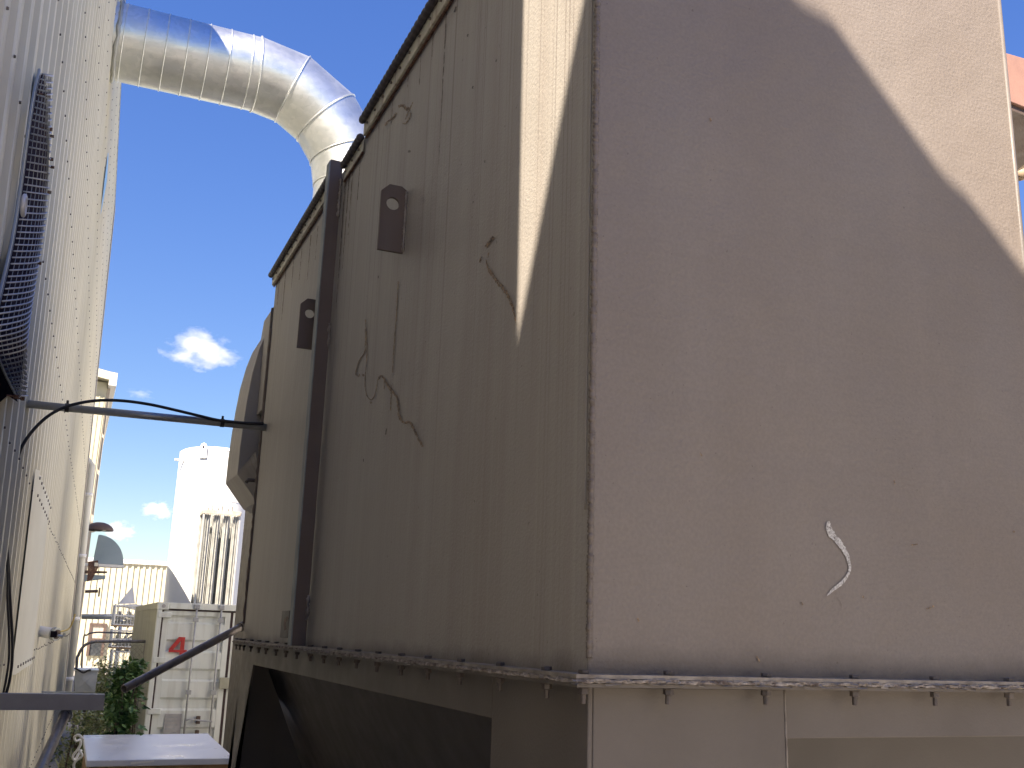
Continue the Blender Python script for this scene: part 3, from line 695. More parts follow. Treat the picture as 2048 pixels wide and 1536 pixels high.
# ------------------------------------------------------------------ stacked wire stillages
SY = 27.0
for lvl, (x0, x1, y0, y1, sh_) in enumerate(((226, 283, 1300, 1345, .0), (226, 284, 1258, 1300, .1), (232, 286, 1208, 1256, .2))):
    cg = thing('wire_cage', ('lowest white wire cage of the stack, full of scrap', 'middle white wire cage of the stack left of the container', 'topmost white wire cage of the stack, with a flat lid')[lvl], 'cage', 'white wire cages stacked in the yard')
    a = onY(x0, y0, SY); b = onY(x1, y1, SY); wd = b.x - a.x; ht = a.z - b.z; dd = 1.0
    if lvl == 0: b.z = -.02
    bm = B()
    for xx in (a.x, b.x):
        for yy in (SY, SY + dd): tube(bm, [(xx, yy, b.z + .02), (xx, yy, a.z)], .025, 6)
    obj('post', bm, M['white'], cg)
    for zz in (b.z + .06, (a.z + b.z) / 2, a.z - .04):
        bm = B(); P = [(a.x, SY, zz), (b.x, SY, zz), (b.x, SY + dd, zz), (a.x, SY + dd, zz), (a.x, SY, zz)]
        for p, q in zip(P, P[1:]): tube(bm, [p, q], .02, 6)
        obj('rail', bm, M['white'], cg)
    bm = B()
    for k in range(1, 9):
        x = a.x + wd * k / 9; tube(bm, [(x, SY, b.z + .06), (x, SY, a.z - .04)], .009, 5)
        tube(bm, [(a.x, SY + dd * k / 9, b.z + .06), (a.x, SY + dd * k / 9, a.z - .04)], .009, 5)
    obj('side_bars', bm, M['white'], cg, kind='stuff')
    bm = B(); box(bm, (a.x - .02, SY - .03, b.z + .02), (b.x + .02, SY + dd + .03, b.z + .05)); obj('base', bm, M['wood'], cg)
    bm = B(); random.seed(20 + lvl)
    for k in range(16):
        p = Vector((random.uniform(a.x + .1, b.x - .1), random.uniform(SY + .1, SY + dd - .1), b.z + .05 + random.random() * ht * .5)); d = Vector((random.uniform(-1, 1), random.uniform(-1, 1), random.uniform(-.4, .6))).normalized() * .22
        tube(bm, [p - d, p + d], random.uniform(.02, .05), 6)
    obj('scrap_load', bm, [M['sheet']], cg, kind='stuff')
a = onY(255, 1175, SY + .3); b = onY(290, 1225, SY + .3)
bm = B(); prism(bm, [onY(236, 1208, SY + .2), onY(266, 1172, SY + .2), onY(270, 1207, SY + .2)], (0, .06, 0)); prism(bm, [onY(238, 1210, SY), onY(268, 1208, SY), onY(292, 1211, SY), onY(288, 1222, SY), onY(262, 1217, SY)], (0, .7, 0)); fixn(bm)
tag(obj('loose_sheet', bm, M['board']), 'pointed pale sheet leaning on top of the cage stack', 'sheet')

# ------------------------------------------------------------------ gate rails and chain link beyond the bush
def rail_frame(name, label, Y, pts, r, mesh=None):
    g = thing(name, label, 'fence')
    P = [onY(x, y, Y) for x, y in pts]
    P[0].z = -.02 if P[0].z < .6 else P[0].z
    bm = B(); tube(bm, spline(P, 6), r, 8); obj('rail', bm, M['gate'], g, smooth=True)
    x0 = P[0].x; x1 = P[-1].x; z1 = P[-1].z - .05
    bm = B(); tube(bm, [(x1, Y, -.02), (x1, Y, z1 + .05)], r, 8); obj('post', bm, M['gate'], g, smooth=True)
    bm = B(); st = .09; k = 0; H_ = z1 - .15
    nn = int((x1 - x0 + H_) / st)
    for k in range(nn):
        for s in (1, -1):
            xa = x0 + k * st - (H_ if s == 1 else 0); xb = xa + H_
            if s == -1: xa, xb = xb, xa
            za, zb = .1, z1
            lo, hi = min(xa, xb), max(xa, xb)
            A = Vector((xa, Y, za)); Bq = Vector((xb, Y, zb)); d = Bq - A
            t0, t1 = 0.0, 1.0
            for bound, sg in ((x0 + .06, 1), (x1 - .02, -1)):
                if abs(d.x) > 1e-6:
                    tt = (bound - A.x) / d.x
                    if (d.x > 0) == (sg == 1): t0 = max(t0, tt)
                    else: t1 = min(t1, tt)
            if t1 > t0 + .02: tube(bm, [A + d * t0 + Vector((0, s * .004, 0)), A + d * t1 + Vector((0, s * .004, 0))], .0025, 3, cap=False)
    obj('chain_link', bm, M['gate'], g, kind='stuff')
rail_frame('mesh_gate', 'chain link gate with dark rounded top rail before the stacked cages', 20.0, [(150, 1470), (153, 1335), (157, 1310), (168, 1292), (186, 1284), (215, 1283), (292, 1283)], .025)
rail_frame('mesh_fence', 'second chain link fence with thinner rail behind the dark rounded gate', 24.0, [(163, 1430), (166, 1290), (174, 1270), (190, 1265), (215, 1265), (290, 1268)], .018)
bm = B(); tube(bm, [onY(163, 1232, 30), onY(245, 1232, 30)], .05, 8); tube(bm, [onY(163, 1236, 30.2), onY(245, 1237, 30.2)], .03, 8); tube(bm, [onY(243, 1232, 30), Vector((onY(243, 1232, 30).x, 30, 0))], .05, 8)
tag(obj('pipe_run', bm, M['galv_dull'], smooth=True), 'pair of grey horizontal pipes on a post left of the cages', 'pipe')

# ------------------------------------------------------------------ plants
def leafy(name, label, cat, centre, size, nleaf, lsize, m, seed, stems=8):
    random.seed(seed)
    g = thing(name, label, cat)
    bm = B()
    for k in range(stems):
        a = random.uniform(0, 2 * PI); top = centre + Vector((size.x * .6 * math.cos(a), size.y * .6 * math.sin(a), size.z * random.uniform(.2, .8)))
        base = Vector((centre.x + random.uniform(-.08, .08), centre.y + random.uniform(-.08, .08), -.02))
        tube(bm, spline([base, base.lerp(top, .5) + Vector((random.uniform(-.1, .1), 0, .1)), top], 5), .01, 5, rfun=lambda i: .014 - .0009 * i)
    obj('stems', bm, M['twig'], g)
    bm = B()
    clumps = [Vector((random.gauss(0, .45), random.gauss(0, .45), random.uniform(-.85, .95))) for _ in range(34)]
    for k in range(nleaf):
        c = random.choice(clumps)
        q = Vector((c.x + random.gauss(0, .16), c.y + random.gauss(0, .16), c.z + random.gauss(0, .14)))
        w_ = 1.0 - .25 * max(0, q.z)
        p = centre + Vector((q.x * size.x * w_, q.y * size.y * w_, q.z * size.z))
        if p.z < .02: continue
        d = Vector((random.gauss(0, 1), random.gauss(0, 1), random.gauss(-.3, .6))).normalized()
        s = d.cross(Vector((random.gauss(0, .4), random.gauss(0, .4), 1))).normalized(); L_ = lsize * random.uniform(.6, 1.3); up = s.cross(d).normalized()
        v = [p, p + d * L_ * .35 + s * L_ * .33, p + d * L_ * .75 + s * L_ * .22, p + d * L_, p + d * L_ * .75 - s * L_ * .22, p + d * L_ * .35 - s * L_ * .33, p + d * L_ * .5 - up * L_ * .08]
        v = [bm.verts.new(x) for x in v]
        for i in range(6): bm.faces.new((v[i], v[(i + 1) % 6], v[6]))
    obj('foliage', bm, m, g)
    return g
c = onY(247, 1404, 10.3)
leafy('bush', 'dense dark green broad leaved bush in front of the container side', 'bush', c + Vector((0, 0, -.06)), Vector((.17, .22, .36)), 2800, .058, M['leaf'], 3, 12)
c = onY(262, 1352, 10.6)
leafy('sapling', 'small bright leafy sapling rising behind the dark bush', 'plant', c + Vector((0, 0, -.10)), Vector((.13, .13, .22)), 420, .06, M['leaf'], 5, 5)
c = onY(212, 1350, 15.5)
leafy('weed_clump', 'pale green weeds growing behind the bush near the gate', 'plant', c + Vector((0, 0, -.38)), Vector((.30, .4, .55)), 2600, .05, M['weed'], 11, 14)
c = onY(178, 1450, 11.5)
leafy('tall_weeds', 'tall dull green weeds between the wall foot and the dark bush', 'plant', c + Vector((0, 0, -.30)), Vector((.24, .4, .42)), 2600, .045, M['weed'], 12, 14)
# grass
random.seed(4); bm = B()
for k in range(9000):
    y = random.uniform(6.5, 18); x = random.uniform(-.05 + .02 * y, .30 + .075 * y)
    h = random.uniform(.12, .45) * (1.0 if noise.noise(Vector((x * 2, y * 2, 3))) > -.1 else .35); a = random.uniform(0, 2 * PI); d = Vector((math.cos(a), math.sin(a), 0)); lean = Vector((random.gauss(0, .12), random.gauss(0, .12), 0))
    p = Vector((x, y, -.02)); w_ = .006 + .0006 * y
    v = [bm.verts.new(p - d * w_), bm.verts.new(p + d * w_), bm.verts.new(p + lean * .5 + d * w_ * .7 + Vector((0, 0, h * .6))), bm.verts.new(p + lean + Vector((0, 0, h)))]
    bm.faces.new(v)
tag(obj('grass', bm, M['weed'], kind='stuff'), 'rough yellow green grass and weeds along the foot of the wall', 'grass')

# ------------------------------------------------------------------ crate with a white lid
tz0 = 2.2 - 0.95
A = [onZ(166, 1470, tz0), onZ(414, 1467, tz0), onZ(459, 1500, tz0), onZ(172, 1522, tz0)]
xl = (A[0].x + A[3].x) / 2
A = [onZ(166, 1470, tz0), onZ(416, 1467, tz0), onZ(470, 1516, tz0), onZ(173, 1521, tz0)]
cr = thing('board_topped_crate', 'timber crate with a smooth white board lid standing in the yard', 'crate')
th = .045
bm = B(); prism(bm, [p.copy() for p in A], (0, 0, -th)); fixn(bm); obj('lid', bm, M['board'], cr, bevel=.006)
ctr = sum(A, Vector()) / 4
ins = [ctr + (p - ctr) * .96 for p in A]
for k in range(7):
    zt_ = tz0 - th - .004 - k * .165
    for q in range(4):
        p, r_ = ins[q], ins[(q + 1) % 4]; d = (r_ - p).normalized(); nrm = Vector((d.y, -d.x, 0))
        if nrm.dot((p + r_) / 2 - ctr) < 0: nrm = -nrm
        bm = B(); b0 = [Vector((v.x, v.y, zt_)) for v in (p + d * .022, r_ - d * .022, r_ - d * .022 - nrm * .02, p + d * .022 - nrm * .02)]
        prism(bm, b0, (0, 0, -.155)); fixn(bm); obj('board', bm, M['wood'], cr)
bm = B()
for p in ins:
    q = ctr + (p - ctr) * .93; box(bm, (q.x - .03, q.y - .03, -.02), (q.x + .03, q.y + .03, tz0 - th - .003))
obj('corner_posts', bm, M['wood'], cr)
p = onY(250, 1530, A[3].y + .0); bm = B()
d = (A[2] - A[3]).normalized(); q = A[3] + d * .30; nrm = Vector((d.y, -d.x, 0)); nrm = nrm if nrm.y < 0 else -nrm
prism(bm, [q + nrm * .003 + Vector((0, 0, -.016)), q + d * .16 + nrm * .003 + Vector((0, 0, -.006)), q + d * .16 + nrm * .003 + Vector((0, 0, -.018)), q + nrm * .003 + Vector((0, 0, -.03))], nrm * .001); fixn(bm)
obj('label_strip', bm, M['white'], cr)
# white hose coil by the crate
hs = thing('white_hose', 'tangled white plastic hose hanging at the left side of the crate', 'hose')
for i, P in enumerate(([(166, 1478), (158, 1470), (149, 1474), (152, 1482), (160, 1480), (160, 1492), (146, 1512), (150, 1520), (157, 1508), (163, 1500)], [(158, 1500), (164, 1512), (150, 1524), (148, 1536), (158, 1548)])):
    bm = B(); tube(bm, spline([onY(x, y, 7.9 + .04 * i + .02 * k) for k, (x, y) in enumerate(P)], 6), .0085, 8); obj('loop', bm, M['white'], hs, smooth=True)

# ------------------------------------------------------------------ steel rails, tubes and cables between wall and housing
D = 2.0; X0 = 1.0381; XR = 2.468
# channel beam
bY2 = 6.0
a = onY(-25, 1388, bY2); b = onY(210, 1389, bY2); hh = a.z - onY(-25, 1421, bY2).z
ch = thing('steel_channel', 'grey steel channel ending in mid air at lower left, low on the wall', 'beam')
bm = B(); prism(bm, [Vector((a.x, y, z)) for y, z in ((bY2, b.z), (bY2 + .08, b.z), (bY2 + .08, b.z - .006), (bY2 + .006, b.z - .006), (bY2 + .006, b.z - hh + .006), (bY2 + .08, b.z - hh + .006), (bY2 + .08, b.z - hh), (bY2, b.z - hh))], (b.x - a.x, 0, 0)); fixn(bm)
obj('channel', bm, M['chan'], ch)
bm = B(); tube(bm, [(b.x - .09, bY2 + .03, b.z - hh - .012), (b.x - .09, bY2 + .03, b.z - hh + .001)], .008, 6); obj('bolt', bm, M['bolt'], ch)
pl_ = thing('slanting_pole', 'dark slanting pole running down from under the grey channel', 'pole')
bm = B(); pa = onY(133, 1425, bY2 + .05); pb = onY(62, 1580, bY2 - .9); pb2 = pa + (pb - pa) * 3.2; tube(bm, [pa, pb2], .026, 12); obj('tube', bm, M['pipe'], pl_, smooth=True)
bm = B(); tube(bm, [pa + Vector((0, 0, -.01)), pa + (pb - pa).normalized() * .04], .034, 12); obj('socket', bm, M['galv_dull'], pl_, smooth=True)
# brace tube from housing corner
br = thing('brace_tube', 'brown steel brace tube slanting down from the housing corner past the container', 'tube')
bm = B(); pa = onY(484, 1253, 6.75); pb = onY(248, 1378, 6.1); pipe_open(bm, pa, pb, .0235, .004, 24); obj('tube', bm, M['pipe'], br, smooth=False)
bm = B(); pipe_open(bm, pa.lerp(pb, .02), pa.lerp(pb, -.03), .029, .004, 24); obj('socket', bm, M['taupe'], br)
# upper tube with clamps
tb = thing('cable_support_tube', 'grey horizontal tube carrying a black cable from wall to housing', 'tube')
pa = onX(531, 855.5, X0); Yt = pa.y; pa = Vector((X0 + .01, Yt, onY(527, 854, Yt).z)); pb = onY(55, 808, Yt - .02)
bm = B(); pipe_open(bm, pb, pa, .0235, .003, 24)
for f in bm.faces: f.smooth = True
obj('tube', bm, M['tube'], tb)
for x in (127, 432):
    t = (x - 55) / 472; c0 = pb.lerp(pa, t); d = (pa - pb).normalized()
    bm = B(); tube(bm, [c0 - d * .012, c0 + d * .012], .027, 16); cl = obj('clamp', bm, M['black'], tb)
    bm = B(); tube(bm, [c0 + Vector((0, 0, .02)), c0 + Vector((0, 0, .045))], .008, 6); obj('screw', bm, M['black'], cl)
# cable loop
cb1 = thing('black_cable', 'black cable looping over the grey tube and hanging beside the cladding', 'cable')
P = [(527, 847), (490, 846), (440, 841), (400, 832), (350, 820), (300, 809), (250, 802), (205, 800.5), (165, 805), (128, 815), (95, 833), (65, 862), (44, 893), (33, 925), (29, 955)]
bm = B(); tube(bm, spline([onY(x, y, Yt - .03 - (.05 if x < 420 else 0) * min(1, (430 - x) / 200)) for x, y in P], 6), .0095, 8); obj('upper_run', bm, M['black'], cb1, smooth=True)
bm = B(); tube(bm, spline([onY(x, y, Yt - .085) + Vector((0, .02, 0)) for x, y in ((28, 950), (20, 980), (15, 1005), (13, 1050), (14, 1095), (17, 1140), (20, 1200), (24, 1270), (24, 1320), (19, 1360), (12, 1388))], 6), .008, 8); obj('hanging_run', bm, M['black'], cb1, smooth=True)
cb2 = thing('thin_black_cable', 'thinner black cable hanging close against the first one by the wall', 'cable')
bm = B(); tube(bm, spline([onY(x, y, Yt - .09) for x, y in ((15, 1002), (11, 1040), (11.5, 1090), (15.5, 1150), (15, 1200), (18, 1262), (18, 1315), (12, 1360), (6, 1390))], 6), .0065, 8); obj('cable', bm, M['black'], cb2, smooth=True)

# security camera on the wall
sc = thing('security_camera', 'small white bullet security camera with dark lens on the cladding', 'camera')
cY = 11.0
a = onY(75, 1262, cY); b = onY(110, 1268, cY - .12); 
bm = B(); tube(bm, [a, b], .052, 20); obj('body', bm, M['white'], sc, smooth=False, bevel=.01)
d = (b - a).normalized(); bm = B(); tube(bm, [b - d * .02, b + d * .02 ], .062, 20); obj('hood_ring', bm, M['galv_dull'], sc)
bm = B(); tube(bm, [b + d * .018 + Vector((0, -.0, 0)), b + d * .028], .045, 20); obj('lens', bm, M['doorbrown'], sc)
bm = B(); frame_box(bm, b + Vector((-.01, -.062, -.002)), Vector((1, 0, 0)), Vector((0, 1, 0)), Vector((0, 0, 1)), .03, .006, .03); obj('glass', bm, M['void'], sc, bevel=.01)
bm = B(); tube(bm, [b + Vector((0, 0, -.01)), b + Vector((.07, 0, -.02)), b + Vector((.085, 0, .01))], .014, 8); obj('bracket', bm, M['galv_dull'], sc)
bm = B(); tube(bm, [a - d * .01 , W(wuv(a)[0], wuv(a)[1], 0.0)], .03, 10); obj('mount', bm, M['white'], sc)
bm = B(); tube(bm, spline([b + Vector((.03, 0, .02)), onY(137, 1258, cY), onY(146, 1242, cY), onY(150, 1228, cY)], 5), .008, 6); tag(obj('yellow_wire', bm, M['yellow'], smooth=True), 'loose yellow wire end rising beside the security camera', 'wire')

# galvanised duct box low by the wall
gb = thing('sheet_metal_box', 'open grey sheet metal trunk box at the wall foot under a black cable', 'box')
gY = 13.0
a = onY(150, 1342, gY); b = onY(196, 1342, gY); c_ = onY(150, 1384, gY); e_ = onY(190, 1384, gY)
bm = B(); prism(bm, [a, b, e_, c_], (0, .5, 0)); fixn(bm); obj('box', bm, M['galv_dull'], gb, bevel=.006)
bm = B(); box(bm, a + Vector((-.01, -.02, 0.002)), b + Vector((.01, .52, .012))); obj('lip', bm, M['galv'], gb)
bm = B(); cxm_ = a.lerp(e_, .5) + Vector((0, -.012, 0)); vs = [bm.verts.new(p + Vector((0, -.002, 0))) for p in (a, b, e_, c_)]; vc = bm.verts.new(cxm_)
for i in range(4): bm.faces.new((vs[i], vs[(i + 1) % 4], vc))
obj('cross_broken_face', bm, M['galv_dull'], gb)
bm = B(); box(bm, (W(gY, 0, .02).x, gY + .1, c_.z - .045), (e_.x, gY + .15, c_.z - .003)); obj('wall_bracket', bm, M['galv_dull'], gb)
bm = B(); tube(bm, spline([onY(149, 1336, gY - .06), onY(157, 1340, gY - .06), onY(167, 1345, gY - .06), onY(176, 1341, gY - .06), onY(182, 1340, gY - .06)], 5), .012, 6); tag(obj('short_cable', bm, M['black'], smooth=True), 'short curled black cable lying on the grey sheet metal box', 'cable')

# ------------------------------------------------------------------ spiral duct
dY = 13.4
du = thing('spiral_duct', 'large galvanised spiral duct bending down from the factory wall to behind the housing', 'duct')
top = onY(395, 44, dY); bot = onY(395, 198, dY); dR = (top.z - bot.z) / 2 * .885
cS = onY(512, 151, dY); xw = onW(222, 82).x - .35; zc = (onY(300, 105, dY).z + cS.z) / 2 + .03
xv = onY(702, 352, dY).x
bR = xv - cS.x
x_s = cS.x
def ring_at(p, t, r, seg=64):
    t = t.normalized(); ny = Vector((0, 1, 0)); nx = t.cross(ny).normalized()
    return [p + (nx * math.cos(2 * PI * k / seg) + ny * math.sin(2 * PI * k / seg)) * r for k in range(seg)]
def loft(name, rs, m, parent, smooth=True):
    bm = B(); R_ = [[bm.verts.new(v) for v in r] for r in rs]
    for a, b in zip(R_, R_[1:]):
        n = len(a)
        for k in range(n): bm.faces.new((a[k], a[(k + 1) % n], b[(k + 1) % n], b[k]))
    return obj(name, bm, m, parent, smooth=smooth)
ex = Vector((1, 0, 0)); dn = Vector((0, 0, -1))
def seam(p, t, r=None, th=.010, par=None, tilt=0):
    r = r or dR; ring = ring_at(p, t, r + .004)
    bm = B(); tube(bm, ring + ring[:1], th, 6, cap=False); return obj('seam', bm, M['galv'], par or du, smooth=True)
body = loft('straight_run', [ring_at(Vector((xw + (x_s - xw) * k / 8, dY, zc)), ex, dR) for k in range(9)], M['galv'], du)
for x in (242, 285, 327, 369, 411, 453, 497):
    p = onY(x, 0, dY); xx = onY(x, 120, dY).x
    seam(Vector((xx, dY, zc)), Vector((1, 0, -.02)), par=body, th=.009)
# gored elbow, 90 degrees in four gores
ang = [0, .235, .50, .765, 1.0]
cen = Vector((x_s, dY, zc - bR))
stations = []
for a_ in ang:
    th_ = a_ * PI / 2; stations.append((cen + Vector((math.sin(th_), 0, math.cos(th_))) * bR, Vector((math.cos(th_), 0, -math.sin(th_)))))
for i in range(4):
    (pA, tA), (pB, tB) = stations[i], stations[i + 1]
    axis = (pB - pA).normalized()
    def cut(p, t):                                   # elliptical section of the gore cylinder with the mitre plane
        out = []
        for v in ring_at(Vector((0, 0, 0)), axis, dR):
            s = -v.dot(t) / axis.dot(t); out.append(p + v + axis * s)
        return out
    g_ = loft('elbow_gore', [cut(pA, tA), cut(pB, tB)], M['galv'], du)
    bm = B(); rr = [p + (p - pA).normalized() * .006 for p in cut(pA, tA)]; tube(bm, rr + rr[:1], .011, 6, cap=False); obj('seam', bm, M['galv'], g_, smooth=True)
pe = stations[-1][0]
zb_ = pe.z - 3.6
dv = loft('drop_run', [ring_at(Vector((pe.x, dY, pe.z - (pe.z - zb_) * k / 6)), dn, dR) for k in range(7)], M['galv'], du)
for dz in (0.0, .42, .47, 1.0, 1.5): seam(Vector((pe.x, dY, pe.z - dz)), dn, par=dv)
# patchy sealant where it enters the wall
bm = B(); rr = ring_at(Vector((W(dY, 0).x + WN.z * 0 + .06 - (zc - 2.2) * .026, dY, zc)), ex, dR + .01, 48)
random.seed(2); tube(bm, [p + Vector((random.uniform(-.008, .012), 0, 0)) for p in rr] + rr[:1], .03, 6, cap=False, rfun=lambda i: .02 + .012 * random.random()); obj('sealant', bm, M['galv_dull'], du, smooth=True)
bm = B(); box(bm, (pe.x - .9, dY - .8, -.02), (pe.x + 1.6, dY + 1.0, zb_ + .02)); tag(obj('fan_plinth', bm, M['taupe'], bevel=.02), 'plain taupe fan casing under the duct behind the housing', 'fan casing')

# ------------------------------------------------------------------ the big taupe steel housing
H = thing('filter_housing', 'huge taupe painted steel filter housing filling the right of the picture', 'housing')
HZ = 2.2
ZT = HZ + 1.845 * 1.25                           # roof line
YF = 6.66                                        # far end
ZB = HZ - .060 * 1.25 + .006                     # foot of the walls
# left wall, gently uneven plate
bm = B(); ny_, nz_ = 90, 48; vv = [[None] * (nz_ + 1) for _ in range(ny_ + 1)]
for i in range(ny_ + 1):
    for j in range(nz_ + 1):
        y = D + (YF - D) * i / ny_; z = ZB - .005 + (ZT - ZB + .005) * j / nz_
        e = min(i, ny_ - i, j, nz_ - j, 4) / 4
        vv[i][j] = bm.verts.new((X0 + .002 + e * .0022 * noise.noise(Vector((0, y * 1.3, z * 1.1))), y, z))
for i in range(ny_):
    for j in range(nz_): bm.faces.new((vv[i][j], vv[i][j + 1], vv[i + 1][j + 1], vv[i + 1][j]))
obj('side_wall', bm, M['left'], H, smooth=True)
bm = B(); nx_, nz_ = 40, 60; vv = [[None] * (nz_ + 1) for _ in range(nx_ + 1)]
for i in range(nx_ + 1):
    for j in range(nz_ + 1):
        x = X0 + (XR - X0) * i / nx_; z = ZB - .005 + (ZT - ZB + .005) * j / nz_
        e = min(i, nx_ - i, j, nz_ - j, 4) / 4
        vv[i][j] = bm.verts.new((x, D + .0015 + e * .0018 * noise.noise(Vector((x * 1.6, 4, z * 1.1))), z))
for i in range(nx_):
    for j in range(nz_): bm.faces.new((vv[i][j], vv[i + 1][j], vv[i + 1][j + 1], vv[i][j + 1]))
obj('front_wall', bm, M['front'], H, smooth=True)
bm = B(); box(bm, (X0 + .012, D + .012, ZB - .03), (XR, YF, ZT + .002)); obj('inner_shell', bm, M['taupe'], H)
bm = B(); box(bm, (X0 + .02, D + .02, ZT + .003), (XR - .01, YF - .02, ZT + .03)); obj('roof', bm, M['roof'], H)
# corner weld: overlapping ripples
random.seed(9); pts = []; z = ZB + .03
while z < ZT: pts.append(Vector((X0 + .004 + random.uniform(-.0012, .0012), D + .001, z))); z += .0038
rr = [.0062 + .0020 * abs(math.sin(i * 1.3)) + random.uniform(-.0012, .0016) for i in range(len(pts))]
bm = B(); tube(bm, pts, .006, 8, rfun=lambda i: rr[i]); obj('corner_weld', bm, M['weld'], H, smooth=True)
bm = B(); pts = []; z = ZB + .35
while z < ZT: pts.append(Vector((X0 - .0005, D + .022 + random.uniform(-.0006, .0006), z))); z += .03
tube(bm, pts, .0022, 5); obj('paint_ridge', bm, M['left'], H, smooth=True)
# right hand edge of the front wall
bm = B(); tube(bm, [Vector((XR - .002, D + .004 , ZB)), Vector((XR - .002, D + .004, ZT))], .008, 8); obj('edge_bead', bm, M['taupe'], H, smooth=True)
# far corner weld bead, ragged
pts = []; z = ZB + .1
while z < ZT - .35: pts.append(Vector((X0 - .002, YF + random.uniform(-.006, .006), z))); z += .03
rr2 = [random.uniform(.006, .016) for _ in pts]
bm = B(); tube(bm, pts, .01, 6, rfun=lambda i: rr2[i]); obj('far_corner_weld', bm, M['brown'], H, smooth=True)
bm = B(); box(bm, (X0 - .012, YF + .004, 3.75), (X0 + .03, YF + .02, ZT - .20)); obj('far_lip', bm, M['taupe'], H)

# vertical stiffener post on the side wall: two welded legs
P1 = 6.0187 ; po = .086
pY = onX(612, 1287, X0).y
po = X0 - onY(583.7, 1287, pY).x
zt_ = onX(680, 312, X0 - po / 2).z
bm = B(); box(bm, (X0 - po, pY, ZB - .002), (X0 - .0015, pY + .012, zt_)); obj('post_web', bm, M['brown'], H, bevel=.0015)
bm = B()
prev = None
for k in range(41):
    z = ZB - .002 + (zt_ - .004 - ZB) * k / 40; j = .0012 * noise.noise(Vector((0, 0, z * 9)))
    box_ = [bm.verts.new((X0 - po - .006 + j, pY + .0005, z)), bm.verts.new((X0 - po - .0008, pY + .0005, z)), bm.verts.new((X0 - po - .0008, pY + .07, z)), bm.verts.new((X0 - po - .006 + j, pY + .07, z))]
    if prev:
        for q in range(4): bm.faces.new((prev[q], prev[(q + 1) % 4], box_[(q + 1) % 4], box_[q]))
    else: bm.faces.new(box_)
    prev = box_
bm.faces.new(prev); fixn(bm); obj('post_flange', bm, M['edge'], H)
for (y0, y1) in ((352, 430), (645, 695), (1190, 1240)):
    random.seed(y0); pts = []; za = onX(688 - (y0 - 352) * .09, y0, X0).z; zb2 = onX(688 - (y1 - 352) * .09, y1, X0).z; z = zb2
    while z < za: pts.append(Vector((X0 - .006 + random.uniform(-.003, .002), pY - .005 + random.uniform(-.003, .002), z))); z += .008
    rr3 = [random.uniform(.004, .0105) for _ in pts]
    bm = B(); tube(bm, pts, .007, 6, rfun=lambda i: rr3[i]); obj('weld_bead', bm, M['flange'], H, smooth=True)

# lifting lugs: plates standing off the wall with an eye
def lug(px_r, yt, yb, px_l, hole, chf, Yref):
    x_l = onY(px_l, (yt + yb) / 2, Yref).x; zt0 = onX(px_r, yt, X0).z; zb0 = onX(px_r, yb, X0).z
    w_ = X0 - x_l; hcx = onY(hole[0], hole[1], Yref); hr_ = hole[2] / F * (Yref * .95 + .4)
    c_ = chf
    outer = [(x_l, zb0), (X0 - .001, zb0), (X0 - .001, zt0 - c_ * .4), (X0 - c_ * .7, zt0), (x_l + c_, zt0), (x_l, zt0 - c_)]
    bm = B(); nn = 24
    hole_p = [(hcx.x + hr_ * math.cos(2 * PI * k / nn), hcx.z + hr_ * 1.0 * math.sin(2 * PI * k / nn)) for k in range(nn)]
    # outline resampled by angle about the eye so the plate is one ring of quads
    def hit(a):
        d = Vector((math.cos(a), math.sin(a))); best = None
        for (ax, az), (bx, bz) in zip(outer, outer[1:] + outer[:1]):
            e = Vector((bx - ax, bz - az)); den = d.x * e.y - d.y * e.x
            if abs(den) < 1e-9: continue
            t = ((ax - hcx.x) * e.y - (az - hcx.z) * e.x) / den; s = ((ax - hcx.x) * d.y - (az - hcx.z) * d.x) / den
            if t > 0 and -1e-6 <= s <= 1 + 1e-6 and (best is None or t < best): best = t
        return best
    angs = sorted([2 * PI * k / nn for k in range(nn)] + [math.atan2(z - hcx.z, x - hcx.x) % (2 * PI) for x, z in outer])
    ya, yb_ = Yref, Yref + .014
    ring_o = []; ring_i = []
    for a in angs:
        t = hit(a); ring_o.append((hcx.x + t * math.cos(a), hcx.z + t * math.sin(a))); ring_i.append((hcx.x + hr_ * math.cos(a), hcx.z + hr_ * math.sin(a)))
    V = [[bm.verts.new((x, y, z)) for x, z in r] for r, y in ((ring_o, ya), (ring_i, ya), (ring_i, yb_), (ring_o, yb_))]
    m_ = len(angs)
    for q in range(4):
        A_, B_ = V[q], V[(q + 1) % 4]
        for k in range(m_): bm.faces.new((A_[k], A_[(k + 1) % m_], B_[(k + 1) % m_], B_[k]))
    bmesh.ops.remove_doubles(bm, verts=bm.verts, dist=1e-5); fixn(bm)
    lo = obj('lifting_lug', bm, M['brown'], H, bevel=.0015)
    random.seed(int(px_r)); pts = []; z = zb0 + .004
    while z < zt0 - .02: pts.append(Vector((X0 - .003, Yref - .004, z + .0))); z += .006
    rr4 = [random.uniform(.003, .0075) for _ in pts]
    bm = B(); tube(bm, pts, .006, 6, rfun=lambda i: rr4[i]); obj('weld_bead', bm, M['flange'], lo, smooth=True)
    return lo
Y1 = onX(810, 450, X0).y; Y2 = onX(638, 655, X0).y
lug(809, 382, 504, 759, (786, 407, 14), .032, Y1)
lug(637.5, 607, 697, 597.5, (619.5, 627, 9.5), .034, Y2)

